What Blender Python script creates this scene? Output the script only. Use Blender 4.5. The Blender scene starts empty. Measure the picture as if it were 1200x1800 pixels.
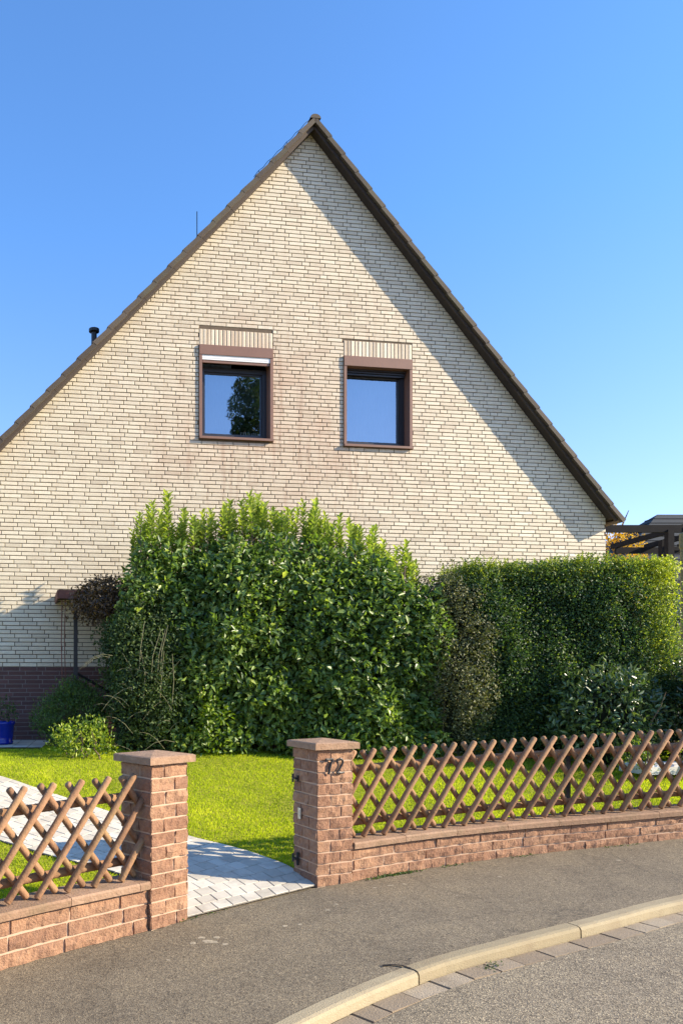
import bpy, math, random
import numpy as np
from mathutils import Vector, noise
R = math.radians
random.seed(7)
rng = np.random.default_rng(11)
scene = bpy.context.scene
col = scene.collection

# ------------------------------------------------------------------ camera
cam = bpy.data.cameras.new('camera')
cam.sensor_fit = 'VERTICAL'; cam.sensor_height = 36.0; cam.lens = 27.0
cam.shift_x = 363 / 1800; cam.shift_y = 290 / 1800
cam.clip_start = 0.05; cam.clip_end = 2000
camo = bpy.data.objects.new('camera', cam); col.objects.link(camo)
camo.location = (0, 0, 1.6); camo.rotation_euler = (R(90), 0, 0)
scene.camera = camo

# ------------------------------------------------------------------ light
SUN_EL, SUN_AZ = 25.0, -11.0           # azimuth measured from +X, negative = towards the street
sdir = Vector((math.cos(R(SUN_EL)) * math.cos(R(SUN_AZ)), math.cos(R(SUN_EL)) * math.sin(R(SUN_AZ)), math.sin(R(SUN_EL))))
w = bpy.data.worlds.new('World'); scene.world = w; w.use_nodes = True
nt = w.node_tree; bg = nt.nodes['Background']
sky = nt.nodes.new('ShaderNodeTexSky'); sky.sky_type = 'NISHITA'; sky.sun_disc = False
sky.sun_elevation = R(SUN_EL); sky.sun_rotation = R(90 - SUN_AZ)
sky.altitude = 100; sky.air_density = 1.0; sky.dust_density = 0.35; sky.ozone_density = 3.0
hs = nt.nodes.new('ShaderNodeMix'); hs.data_type = 'RGBA'; hs.blend_type = 'MULTIPLY'; hs.inputs[0].default_value = 1; hs.inputs[7].default_value = (.66, .90, 1.16, 1)
tcw = nt.nodes.new('ShaderNodeTexCoord'); sxw = nt.nodes.new('ShaderNodeSeparateXYZ'); nt.links.new(tcw.outputs['Generated'], sxw.inputs[0])
rw = nt.nodes.new('ShaderNodeValToRGB'); rw.color_ramp.elements[0].position = .02; rw.color_ramp.elements[0].color = (.86, .78, .92, 1)
rw.color_ramp.elements[1].position = .50; rw.color_ramp.elements[1].color = (.62, .89, 1.14, 1)
em = rw.color_ramp.elements.new(.22); em.color = (.80, .82, 1.0, 1)
nt.links.new(sxw.outputs['Z'], rw.inputs[0]); nt.links.new(rw.outputs[0], hs.inputs[7])
nt.links.new(sky.outputs[0], hs.inputs[6]); nt.links.new(hs.outputs[2], bg.inputs[0]); bg.inputs[1].default_value = 0.15
sl = bpy.data.lights.new('sun', 'SUN'); sl.energy = 5.0; sl.angle = R(0.5); sl.color = (1.0, 0.86, 0.66)
so = bpy.data.objects.new('sun', sl); col.objects.link(so)
so.rotation_euler = sdir.to_track_quat('Z', 'Y').to_euler()
vs = scene.view_settings; vs.view_transform = 'Standard'; vs.look = 'None'; vs.gamma = 1.0; vs.use_curve_mapping = False
vs.exposure = 1.1
scene.cycles.use_denoising = True

# ------------------------------------------------------------------ helpers
class MB:
    def __init__(s): s.v = []; s.f = []; s.t = []
    def add(s, vs_, fs, tone=0.5):
        b = len(s.v); s.v.extend([tuple(p) for p in vs_])
        for f in fs: s.f.append(tuple(b + i for i in f)); s.t.append(tone)
    def box(s, c, size, rot=None, tone=0.5):
        hx, hy, hz = size[0] / 2, size[1] / 2, size[2] / 2
        P = [Vector((x * hx, y * hy, z * hz)) for z in (-1, 1) for y in (-1, 1) for x in (-1, 1)]
        if rot is not None: P = [rot @ p for p in P]
        P = [p + Vector(c) for p in P]
        s.add(P, [(0, 2, 3, 1), (4, 5, 7, 6), (0, 1, 5, 4), (2, 6, 7, 3), (0, 4, 6, 2), (1, 3, 7, 5)], tone)
    def prism(s, poly, fn, d0, d1, tone=0.5, caps=True):
        # poly: (a,b) list, counter-clockwise; fn(a,b,d) -> point
        n = len(poly)
        P = [fn(a, b, d0) for a, b in poly] + [fn(a, b, d1) for a, b in poly]
        F = [(i, (i + 1) % n, n + (i + 1) % n, n + i) for i in range(n)]
        if caps: F += [tuple(range(n))[::-1], tuple(range(n, 2 * n))]
        s.add(P, F, tone)
    def tube(s, pts, rad, n=8, caps=True, tone=0.5):
        pts = [Vector(p) for p in pts]
        if not isinstance(rad, (list, tuple)): rad = [rad] * len(pts)
        P = []; ref = None
        for i, p in enumerate(pts):
            d = (pts[min(i + 1, len(pts) - 1)] - pts[max(i - 1, 0)]).normalized()
            if ref is None: ref = Vector((0, 0, 1)) if abs(d.z) < .9 else Vector((1, 0, 0))
            a = d.cross(ref).normalized(); b = a.cross(d).normalized(); ref = b
            for k in range(n):
                th = 2 * math.pi * k / n
                P.append(p + (a * math.cos(th) + b * math.sin(th)) * rad[i])
        F = []
        for i in range(len(pts) - 1):
            for k in range(n):
                F.append((i * n + k, i * n + (k + 1) % n, (i + 1) * n + (k + 1) % n, (i + 1) * n + k))
        if caps: F += [tuple(range(n))[::-1], tuple(range((len(pts) - 1) * n, len(pts) * n))]
        s.add(P, F, tone)
    def build(s, name, mat, parent=None, smooth=False):
        me = bpy.data.meshes.new(name); me.from_pydata(s.v, [], s.f); me.update()
        at = me.attributes.new('tone', 'FLOAT', 'FACE'); at.data.foreach_set('value', s.t)
        if smooth: me.polygons.foreach_set('use_smooth', [True] * len(me.polygons))
        me.materials.append(mat)
        o = bpy.data.objects.new(name, me); col.objects.link(o)
        if parent: o.parent = parent
        return o

def tag(o, label=None, cat=None, group=None, kind=None):
    if label: o['label'] = label
    if cat: o['category'] = cat
    if group: o['group'] = group
    if kind: o['kind'] = kind
    return o

def empty(name, label, cat, loc=(0, 0, 0), rz=0, group=None):
    o = bpy.data.objects.new(name, None); col.objects.link(o)
    o.location = loc; o.rotation_euler = (0, 0, rz); o.empty_display_size = .2
    return tag(o, label, cat, group)

def leaf_mesh(name, P, D, N, L, W, tone, mat, parent=None, fold=.22):
    D = D / np.linalg.norm(D, axis=1, keepdims=True)
    S = np.cross(N, D); S /= (np.linalg.norm(S, axis=1, keepdims=True) + 1e-9)
    N = np.cross(D, S)
    n = len(P); L = L[:, None]; W = W[:, None]
    V = np.empty((n, 4, 3), np.float32)
    V[:, 0] = P; V[:, 2] = P + D * L - N * L * .12
    V[:, 1] = P + D * L * .48 + S * W * .5 + N * W * fold
    V[:, 3] = P + D * L * .48 - S * W * .5 + N * W * fold
    me = bpy.data.meshes.new(name)
    me.vertices.add(n * 4); me.vertices.foreach_set('co', V.ravel())
    base = (np.arange(n) * 4)[:, None]
    idx = np.concatenate([base + np.array([[0, 2, 1]]), base + np.array([[0, 3, 2]])], 1).ravel().astype(np.int32)
    me.loops.add(n * 6); me.loops.foreach_set('vertex_index', idx)
    me.polygons.add(n * 2); me.polygons.foreach_set('loop_start', (np.arange(n * 2) * 3).astype(np.int32))
    me.update(calc_edges=True)
    at = me.attributes.new('tone', 'FLOAT', 'FACE'); at.data.foreach_set('value', np.repeat(tone, 2).astype(np.float32))
    me.materials.append(mat)
    o = bpy.data.objects.new(name, me); col.objects.link(o)
    if parent: o.parent = parent
    return o

# ------------------------------------------------------------------ materials
def new_mat(name):
    m = bpy.data.materials.new(name); m.use_nodes = True
    t = m.node_tree; b = t.nodes['Principled BSDF']
    return m, t, b

def ramp(t, stops):
    r = t.nodes.new('ShaderNodeValToRGB'); e = r.color_ramp.elements
    while len(e) < len(stops): e.new(0.5)
    for i, (p, c) in enumerate(stops): e[i].position = p; e[i].color = (*c, 1)
    return r

def noise_node(t, scale, detail=4, rough=.55, vec=None):
    n = t.nodes.new('ShaderNodeTexNoise'); n.inputs['Scale'].default_value = scale
    n.inputs['Detail'].default_value = detail; n.inputs['Roughness'].default_value = rough
    if vec: t.links.new(vec, n.inputs['Vector'])
    return n

def mixc(t, fac, a, b, blend='MIX'):
    m = t.nodes.new('ShaderNodeMix'); m.data_type = 'RGBA'; m.blend_type = blend
    for sock, val in ((0, fac), (6, a), (7, b)):
        if hasattr(val, 'links') or isinstance(val, bpy.types.NodeSocket): t.links.new(val, m.inputs[sock])
        elif sock == 0: m.inputs[0].default_value = val
        else: m.inputs[sock].default_value = (*val, 1)
    return m.outputs[2]

def bump(t, b, h, strength=.5, dist=.01):
    bn = t.nodes.new('ShaderNodeBump'); bn.inputs['Strength'].default_value = strength; bn.inputs['Distance'].default_value = dist
    t.links.new(h, bn.inputs['Height']); t.links.new(bn.outputs[0], b.inputs['Normal'])

def stone_mat(name, stops, nscale=30, rough=.85, bstr=.4, bdist=.004, dirt=None, dscale=3, tonew=.6):
    """tone attribute + fine noise -> ramp; optional dirt patches of their own shape"""
    m, t, b = new_mat(name)
    tc = t.nodes.new('ShaderNodeTexCoord'); ob = tc.outputs['Object']
    at = t.nodes.new('ShaderNodeAttribute'); at.attribute_name = 'tone'
    n1 = noise_node(t, nscale, 5, .6, ob)
    ma = t.nodes.new('ShaderNodeMath'); ma.operation = 'MULTIPLY_ADD'
    t.links.new(at.outputs['Fac'], ma.inputs[0]); ma.inputs[1].default_value = tonew
    mb = t.nodes.new('ShaderNodeMath'); mb.operation = 'MULTIPLY'; mb.inputs[1].default_value = 1 - tonew
    t.links.new(n1.outputs['Fac'], mb.inputs[0]); t.links.new(mb.outputs[0], ma.inputs[2])
    r = ramp(t, stops); t.links.new(ma.outputs[0], r.inputs[0]); c = r.outputs[0]
    if dirt:
        n2 = noise_node(t, dscale, 6, .65, ob)
        r2 = ramp(t, [(.48, (0, 0, 0)), (.68, (1, 1, 1))]); t.links.new(n2.outputs['Fac'], r2.inputs[0])
        mm = t.nodes.new('ShaderNodeMath'); mm.operation = 'MULTIPLY'; mm.inputs[1].default_value = .6
        t.links.new(r2.outputs[0], mm.inputs[0])
        c = mixc(t, mm.outputs[0], c, dirt)
    t.links.new(c, b.inputs['Base Color']); b.inputs['Roughness'].default_value = rough
    n3 = noise_node(t, nscale * 3, 4, .6, ob)
    bump(t, b, n3.outputs['Fac'], bstr, bdist)
    return m

def leaf_mat(name, stops, rough=.42, trans=.28, spec=.5):
    m, t, b = new_mat(name)
    at = t.nodes.new('ShaderNodeAttribute'); at.attribute_name = 'tone'
    r = ramp(t, stops); t.links.new(at.outputs['Fac'], r.inputs[0])
    t.links.new(r.outputs[0], b.inputs['Base Color']); b.inputs['Roughness'].default_value = rough
    b.inputs['Specular IOR Level'].default_value = spec
    tr = t.nodes.new('ShaderNodeBsdfTranslucent')
    cc = mixc(t, 1.0, r.outputs[0], (1.5, 1.6, .5), 'MULTIPLY'); t.links.new(cc, tr.inputs['Color'])
    mx = t.nodes.new('ShaderNodeMixShader'); mx.inputs[0].default_value = trans
    t.links.new(b.outputs[0], mx.inputs[1]); t.links.new(tr.outputs[0], mx.inputs[2])
    t.links.new(mx.outputs[0], t.nodes['Material Output'].inputs['Surface'])
    return m

def plain(name, c, rough=.5, metal=0, nscale=0, var=.15, spec=.5):
    m, t, b = new_mat(name)
    b.inputs['Roughness'].default_value = rough; b.inputs['Metallic'].default_value = metal
    b.inputs['Specular IOR Level'].default_value = spec
    if nscale:
        tc = t.nodes.new('ShaderNodeTexCoord'); n = noise_node(t, nscale, 5, .6, tc.outputs['Object'])
        r = ramp(t, [(.3, tuple(x * (1 - var) for x in c)), (.7, tuple(min(1, x * (1 + var)) for x in c))])
        t.links.new(n.outputs['Fac'], r.inputs[0]); t.links.new(r.outputs[0], b.inputs['Base Color'])
        bump(t, b, n.outputs['Fac'], .2, .003)
    else: b.inputs['Base Color'].default_value = (*c, 1)
    return m

# cream clinker with reddish weathered patches
def cream_brick():
    m, t, b = new_mat('cream_clinker')
    tc = t.nodes.new('ShaderNodeTexCoord'); ob = tc.outputs['Object']
    at = t.nodes.new('ShaderNodeAttribute'); at.attribute_name = 'tone'
    r = ramp(t, [(0, (.50, .42, .30)), (.5, (.66, .575, .42)), (1, (.74, .665, .505))]); t.links.new(at.outputs['Fac'], r.inputs[0])
    mp = t.nodes.new('ShaderNodeMapping'); mp.inputs['Scale'].default_value = (1.0, 1, 1.6); t.links.new(ob, mp.inputs[0])
    n = noise_node(t, .55, 5, .6, mp.outputs[0])
    rr = ramp(t, [(.50, (0, 0, 0)), (.66, (1, 1, 1))]); t.links.new(n.outputs['Fac'], rr.inputs[0])
    # the weathered area sits round and below the windows
    sx = t.nodes.new('ShaderNodeSeparateXYZ'); t.links.new(ob, sx.inputs[0])
    def gauss(sock, c, wd):
        a = t.nodes.new('ShaderNodeMath'); a.operation = 'SUBTRACT'; t.links.new(sock, a.inputs[0]); a.inputs[1].default_value = c
        d = t.nodes.new('ShaderNodeMath'); d.operation = 'DIVIDE'; t.links.new(a.outputs[0], d.inputs[0]); d.inputs[1].default_value = wd
        p = t.nodes.new('ShaderNodeMath'); p.operation = 'POWER'; t.links.new(d.outputs[0], p.inputs[0]); p.inputs[1].default_value = 2
        q = t.nodes.new('ShaderNodeMath'); q.operation = 'MULTIPLY'; t.links.new(p.outputs[0], q.inputs[0]); q.inputs[1].default_value = -1
        e = t.nodes.new('ShaderNodeMath'); e.operation = 'EXPONENT'; t.links.new(q.outputs[0], e.inputs[0]); return e.outputs[0]
    g = t.nodes.new('ShaderNodeMath'); g.operation = 'MULTIPLY'
    t.links.new(gauss(sx.outputs['X'], -.4, 1.9), g.inputs[0]); t.links.new(gauss(sx.outputs['Z'], 5.5, 1.7), g.inputs[1])
    ad = t.nodes.new('ShaderNodeMath'); ad.operation = 'MULTIPLY_ADD'; ad.inputs[1].default_value = 1.0; ad.inputs[2].default_value = 0
    a2 = t.nodes.new('ShaderNodeMath'); a2.operation = 'MULTIPLY_ADD'; a2.inputs[1].default_value = .52
    t.links.new(rr.outputs[0], a2.inputs[0]); a2.inputs[2].default_value = .32
    m3 = t.nodes.new('ShaderNodeMath'); m3.operation = 'MULTIPLY'; t.links.new(g.outputs[0], m3.inputs[0]); t.links.new(a2.outputs[0], m3.inputs[1])
    c = mixc(t, m3.outputs[0], r.outputs[0]  , (.47, .27, .17))
    mps = t.nodes.new('ShaderNodeMapping'); mps.inputs['Scale'].default_value = (5.5, 1, .45); t.links.new(ob, mps.inputs[0])
    nst_ = noise_node(t, 1.6, 5, .65, mps.outputs[0]); rst = ramp(t, [(.50, (0, 0, 0)), (.72, (1, 1, 1))]); t.links.new(nst_.outputs['Fac'], rst.inputs[0])
    gs = t.nodes.new('ShaderNodeMath'); gs.operation = 'MULTIPLY_ADD'; t.links.new(g.outputs[0], gs.inputs[0]); gs.inputs[1].default_value = .75; gs.inputs[2].default_value = .12
    gm = t.nodes.new('ShaderNodeMath'); gm.operation = 'MULTIPLY'; t.links.new(gs.outputs[0], gm.inputs[0]); t.links.new(rst.outputs[0], gm.inputs[1])
    c = mixc(t, gm.outputs[0], c, (.40, .25, .16))
    nf = noise_node(t, 60, 3, .6, ob)
    rf = ramp(t, [(.3, (.88, .88, .88)), (.7, (1.06, 1.06, 1.06))]); t.links.new(nf.outputs['Fac'], rf.inputs[0])
    c = mixc(t, 1.0, c, rf.outputs[0], 'MULTIPLY')
    t.links.new(c, b.inputs['Base Color']); b.inputs['Roughness'].default_value = .55
    bump(t, b, nf.outputs['Fac'], .25, .002)
    return m

M = {}
M['brick'] = cream_brick()
M['mortar'] = plain('brown_mortar', (.125, .092, .062), .95, 0, 12, .25)
M['plinth'] = stone_mat('dark_clinker', [(0, (.055, .025, .022)), (.5, (.10, .042, .035)), (1, (.17, .075, .06))], 20, .7)
M['plinth_mortar'] = plain('grey_mortar', (.21, .17, .15), .95, 0, 12, .2)
M['split'] = stone_mat('split_red_block', [(.15, (.11, .052, .030)), (.38, (.25, .128, .072)), (.6, (.35, .195, .11)), (.85, (.46, .285, .165))], 26, .95, 1.0, .010, (.20, .11, .07), 7, .30)
M['split_mortar'] = stone_mat('sandy_mortar', [(.2, (.40, .27, .18)), (.8, (.54, .38, .26))], 25, .95)
M['coping'] = stone_mat('coping_concrete', [(.2, (.20, .12, .07)), (.5, (.31, .19, .115)), (.85, (.42, .28, .18))], 22, .95, .9, .007, (.18, .13, .07), 6, .35)
M['wood'] = stone_mat('stained_wood', [(.15, (.10, .050, .026)), (.5, (.265, .138, .068)), (.85, (.38, .215, .108))], 17, .88, 1.0, .005, (.30, .20, .085), 6, .35)
M['board'] = stone_mat('brown_verge_board', [(.2, (.045, .031, .023)), (.8, (.075, .054, .038))], 9, .75)
M['tile'] = stone_mat('brown_roof_tile', [(.2, (.048, .036, .026)), (.8, (.098, .076, .055))], 14, .8, .5, .004, (.10, .095, .055), 2)
M['soffit'] = plain('dark_brown_soffit', (.040, .028, .022), .7, 0, 6, .2)
M['casing'] = plain('brown_powder_coat', (.20, .105, .070), .5, 0, 5, .06)
M['frame'] = plain('dark_window_frame', (.025, .024, .028), .35)
M['white'] = plain('white_aluminium', (.78, .77, .74), .4)
M['iron'] = plain('black_iron', (.018, .016, .015), .5, 0, 20, .3)
M['steel'] = plain('dull_steel', (.55, .54, .5), .4, .8)
M['darkwood'] = plain('dark_weathered_wood', (.060, .045, .035), .8, 0, 6, .35)
M['blacktimber'] = plain('black_stained_timber', (.013, .012, .013), .85, 0, 6, .3, .2)
M['rust'] = plain('red_brown_paint', (.16, .055, .035), .7, 0, 9, .3)
M['blue'] = plain('blue_glaze', (.004, .018, .26), .18)
M['soil'] = plain('soil', (.05, .035, .022), 1, 0, 20, .3)
M['zinc'] = plain('brown_gutter', (.17, .13, .10), .5, .2, 5, .2)
M['core'] = plain('inner_shade_colour', (.022, .026, .014), 1, 0, 9, .4, 0.1)  # solid fill; the shade between leaves is put into this dark colour
M['bark'] = plain('bark', (.14, .10, .065), .95, 0, 14, .4)
M['paletwig'] = plain('pale_bark', (.17, .16, .08), .8, 0, 20, .3)
M['render'] = plain('grey_render', (.36, .37, .38), .9, 0, 3, .1)
M['slate'] = stone_mat('dark_slate', [(.2, (.012, .017, .021)), (.8, (.030, .038, .044))], 5, .85)
M['marble'] = plain('pale_stone', (.70, .68, .64), .7, 0, 8, .1)
M['curtain'] = plain('pale_net_curtain', (.34, .42, .50), .95, 0, 2, .1)
M['drape'] = plain('olive_drape', (.12, .15, .11), .95, 0, 3, .4)
M['laurel'] = leaf_mat('laurel_leaf', [(0, (.042, .078, .022)), (.45, (.135, .22, .052)), (.75, (.28, .37, .085)), (1, (.50, .55, .15))], .40, .34, .5)
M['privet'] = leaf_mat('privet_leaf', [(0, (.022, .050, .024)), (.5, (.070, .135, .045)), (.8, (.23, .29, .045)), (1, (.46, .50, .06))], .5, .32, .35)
M['olive'] = leaf_mat('olive_leaf', [(0, (.06, .07, .03)), (.5, (.15, .16, .065)), (1, (.30, .29, .13))], .6, .2)
M['rhodo'] = leaf_mat('leathery_leaf', [(0, (.020, .040, .016)), (.6, (.075, .13, .045)), (1, (.25, .32, .11))], .34, .2, .6)
M['dark'] = leaf_mat('small_dark_leaf', [(0, (.018, .036, .014)), (.5, (.050, .088, .026)), (1, (.15, .20, .06))], .6, .25, .3)
M['conifer'] = leaf_mat('soft_green_leaf', [(0, (.03, .06, .014)), (.5, (.075, .14, .022)), (1, (.18, .26, .04))], .6, .2)
M['lime'] = leaf_mat('yellow_green_leaf', [(0, (.06, .12, .012)), (.5, (.22, .30, .02)), (1, (.42, .47, .05))], .45, .35)
M['redleaf'] = leaf_mat('reddish_leaf', [(0, (.035, .022, .012)), (.5, (.11, .065, .032)), (1, (.24, .15, .07))], .5, .2)
M['autumn'] = leaf_mat('autumn_leaf', [(0, (.30, .14, .01)), (.5, (.55, .30, .02)), (1, (.65, .45, .04))], .6, .35)
M['flower'] = plain('white_petals', (.75, .72, .66), .7)
M['grass'] = leaf_mat('grass_blade', [(0, (.12, .18, .014)), (.45, (.36, .43, .018)), (.8, (.52, .57, .022)), (1, (.68, .64, .09))], .6, .45, .25)

def ground_mat(name, stops, s1, speck=None, spk_scale=300, big=None, bscale=.8, bstr=.5, bdist=.003, rough=.92, crack=0):
    m, t, b = new_mat(name)
    tc = t.nodes.new('ShaderNodeTexCoord'); ob = tc.outputs['Object']
    n = noise_node(t, s1, 6, .7, ob); r = ramp(t, stops); t.links.new(n.outputs['Fac'], r.inputs[0]); c = r.outputs[0]
    if big:
        n2 = noise_node(t, bscale, 6, .6, ob); r2 = ramp(t, [(.4, (0, 0, 0)), (.65, (1, 1, 1))]); t.links.new(n2.outputs['Fac'], r2.inputs[0])
        mm = t.nodes.new('ShaderNodeMath'); mm.operation = 'MULTIPLY'; mm.inputs[1].default_value = .55; t.links.new(r2.outputs[0], mm.inputs[0])
        c = mixc(t, mm.outputs[0], c, big)
    if speck:
        v = t.nodes.new('ShaderNodeTexVoronoi'); v.inputs['Scale'].default_value = spk_scale; t.links.new(ob, v.inputs['Vector'])
        sp = t.nodes.new('ShaderNodeSeparateColor'); t.links.new(v.outputs['Color'], sp.inputs[0])
        r3 = ramp(t, [(.0, tuple(x * .35 for x in speck[0])), (.35, (.5, .5, .5)), (.8, (.62, .62, .6)), (1, speck[1])]); t.links.new(sp.outputs[0], r3.inputs[0])
        c2 = mixc(t, 1.0, c, r3.outputs[0], 'MULTIPLY')
        c = mixc(t, 1.0, c2, (1.8, 1.8, 1.8), 'MULTIPLY')
        bump(t, b, v.outputs['Distance'], bstr, bdist)
    else: bump(t, b, n.outputs['Fac'], bstr, bdist)
    if crack:
        vc = t.nodes.new('ShaderNodeTexVoronoi'); vc.feature = 'DISTANCE_TO_EDGE'; vc.inputs['Scale'].default_value = crack
        nw = noise_node(t, 2.2, 5, .6, ob); mv = mixc(t, .16, ob, nw.outputs['Color'], 'LINEAR_LIGHT'); t.links.new(mv, vc.inputs['Vector'])
        rc = ramp(t, [(0, (.45, .45, .45)), (.006, (1, 1, 1))]); t.links.new(vc.outputs['Distance'], rc.inputs[0])
        c = mixc(t, .5, c, mixc(t, 1.0, c, rc.outputs[0], 'MULTIPLY'))
        ns = noise_node(t, 2.6, 5, .7, ob); rs_ = ramp(t, [(.30, (.80, .79, .78)), (.5, (1, 1, 1)), (.72, (1.10, 1.09, 1.05))]); t.links.new(ns.outputs['Fac'], rs_.inputs[0])
        c = mixc(t, 1.0, c, rs_.outputs[0], 'MULTIPLY')
    t.links.new(c, b.inputs['Base Color']); b.inputs['Roughness'].default_value = rough
    return m

M['ground'] = ground_mat('soil_ground', [(.3, (.05, .045, .02)), (.7, (.10, .09, .04))], 4)
M['lawn'] = ground_mat('lawn_base', [(.3, (.16, .17, .010)), (.7, (.34, .33, .015))], 14, bstr=.8, bdist=.01)
M['walk'] = ground_mat('sidewalk_asphalt', [(.3, (.12, .092, .058)), (.5, (.165, .132, .085)), (.7, (.21, .172, .115))], 30,
                       ((.55, .55, .55), (1, 1, .95)), 170, (.225, .18, .115), 1.1, crack=.55)
M['road'] = ground_mat('road_asphalt', [(.3, (.17, .132, .083)), (.5, (.235, .188, .123)), (.7, (.30, .248, .168))], 40,
                       ((.5, .5, .5), (1.1, 1.1, 1.05)), 150, (.29, .235, .15), .9, .6, .004, crack=.45)
M['kerb'] = stone_mat('kerb_concrete', [(.2, (.31, .25, .145)), (.8, (.46, .385, .245))], 40, .92, .9, .005, (.25, .19, .11), 5)
M['gutter'] = stone_mat('gutter_stone', [(.15, (.24, .18, .115)), (.5, (.32, .25, .165)), (.9, (.39, .32, .22))], 35, .92, .9, .006, (.20, .155, .10), 6)
M['joint'] = plain('dark_joint', (.06, .048, .034), .95, 0, 30, .4)
M['sandj'] = plain('sandy_joint', (.30, .265, .21), .95, 0, 30, .4)
M['tar'] = plain('tar', (.012, .011, .010), .5)
M['paver'] = stone_mat('grey_paver', [(.15, (.44, .40, .32)), (.5, (.54, .495, .40)), (.9, (.62, .58, .48))], 45, .93, .5, .003, (.32, .28, .22), 5)
M['spot'] = plain('pale_lichen', (.34, .29, .20), .95, 0, 60, .40)

def glass_mat():
    m, t, b = new_mat('window_glass')
    gl = t.nodes.new('ShaderNodeBsdfGlossy'); gl.inputs['Roughness'].default_value = .015; gl.inputs['Color'].default_value = (.86, .90, .95, 1)
    tr = t.nodes.new('ShaderNodeBsdfTransparent'); tr.inputs['Color'].default_value = (.62, .70, .76, 1)
    lw = t.nodes.new('ShaderNodeLayerWeight'); lw.inputs['Blend'].default_value = .35
    mr = t.nodes.new('ShaderNodeMapRange'); mr.inputs[3].default_value = .37; mr.inputs[4].default_value = 1.0
    t.links.new(lw.outputs['Fresnel'], mr.inputs[0])
    mx = t.nodes.new('ShaderNodeMixShader'); t.links.new(mr.outputs[0], mx.inputs[0])
    t.links.new(tr.outputs[0], mx.inputs[1]); t.links.new(gl.outputs[0], mx.inputs[2])
    t.links.new(mx.outputs[0], t.nodes['Material Output'].inputs['Surface'])
    n = noise_node(t, 1.6, 2, .5); bn = t.nodes.new('ShaderNodeBump'); bn.inputs['Strength'].default_value = .12; bn.inputs['Distance'].default_value = .02
    tc = t.nodes.new('ShaderNodeTexCoord'); t.links.new(tc.outputs['Object'], n.inputs['Vector'])
    t.links.new(n.outputs['Fac'], bn.inputs['Height']); t.links.new(bn.outputs[0], gl.inputs['Normal'])
    return m
M['glass'] = glass_mat()

# ------------------------------------------------------------------ ground plan
def catmull(P, step=.05):
    P = [np.array(p, float) for p in P]; out = []
    for i in range(len(P) - 1):
        p0 = P[max(i - 1, 0)]; p1 = P[i]; p2 = P[i + 1]; p3 = P[min(i + 2, len(P) - 1)]
        n = max(2, int(np.linalg.norm(p2 - p1) / step))
        for k in range(n):
            u = k / n
            out.append(.5 * ((2 * p1) + (-p0 + p2) * u + (2 * p0 - 5 * p1 + 4 * p2 - p3) * u * u + (-p0 + 3 * p1 - 3 * p2 + p3) * u ** 3))
    out.append(P[-1]); return np.array(out)
class Curve:
    def __init__(s, P, sm=True):
        s.p = catmull(P) if sm else np.array(P, float)
        d = np.linalg.norm(np.diff(s.p, axis=0), axis=1); s.s = np.concatenate([[0], np.cumsum(d)]); s.len = s.s[-1]
    def at(s, q, n=0.0):
        """point at arc length q, n metres inwards (away from the street)"""
        q = min(max(q, 0), s.len)
        x = np.interp(q, s.s, s.p[:, 0]); y = np.interp(q, s.s, s.p[:, 1])
        x2 = np.interp(min(q + .06, s.len), s.s, s.p[:, 0]); y2 = np.interp(min(q + .06, s.len), s.s, s.p[:, 1])
        x1 = np.interp(max(q - .06, 0), s.s, s.p[:, 0]); y1 = np.interp(max(q - .06, 0), s.s, s.p[:, 1])
        dx, dy = x2 - x1, y2 - y1; l = math.hypot(dx, dy)
        return x - dy / l * n, y + dx / l * n
LP = (.108, 5.024); LPA = R(38.5)       # left gate pillar: front left corner and heading
RP = (1.380, 5.821); RPA = R(21)
PW = .335
F = Curve([(-9, -3), (-5, .6), (-2.4, 3.15), (-.778, 4.433), (.108, 5.024), (.373, 5.242), (1.38, 5.821), (1.702, 5.939), (2.2, 6.14), (3.16, 6.434), (4.026, 6.604), (4.824, 6.762), (7, 7.1), (12, 7.6), (25, 8.5)])
K = Curve([(-8, -6), (-4, -2), (-1.6, 1.0), (0, 2.95), (.69, 3.683), (1.536, 4.293), (2.197, 4.613), (2.933, 4.93), (3.777, 5.294), (6, 6.05), (12, 6.75), (25, 7.6)])
HZ = .64
def zs(x): return .05 * (min(max(x, -6), 9) - 1.375)
def tdist(x, y):
    d = F.p - np.array([x, y]); i = int(np.argmin((d ** 2).sum(1)))
    i0, i1 = max(i - 1, 0), min(i + 1, len(F.p) - 1)
    tx, ty = F.p[i1] - F.p[i0]; l = math.hypot(tx, ty)
    return (-(x - F.p[i][0]) * ty + (y - F.p[i][1]) * tx) / l
def gz(x, y):
    t = tdist(x, y)
    if t <= 0: return zs(x) + .012 * t
    s = min(t / 4.2, 1.0); s = s * s * (3 - 2 * s) * .35 + s * .65
    return zs(x) * (1 - s) + HZ * s
def kz(x): return zs(x) - .018

def strip(A, B, name, mat, zfn, na=160, nb=8, sa=None, dz=0.0):
    """surface between two curves given as callables u -> (x,y), u in 0..1"""
    m = MB(); V = []
    for i in range(na + 1):
        a = A(i / na); b = B(i / na)
        for j in range(nb + 1):
            q = j / nb; x = a[0] * (1 - q) + b[0] * q; y = a[1] * (1 - q) + b[1] * q
            V.append((x, y, zfn(x, y, q) + dz))
    Fc = []
    for i in range(na):
        for j in range(nb):
            k = i * (nb + 1) + j; Fc.append((k, k + nb + 1, k + nb + 2, k + 1))
    m.add(V, Fc)
    return m.build(name, mat, smooth=True)

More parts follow.
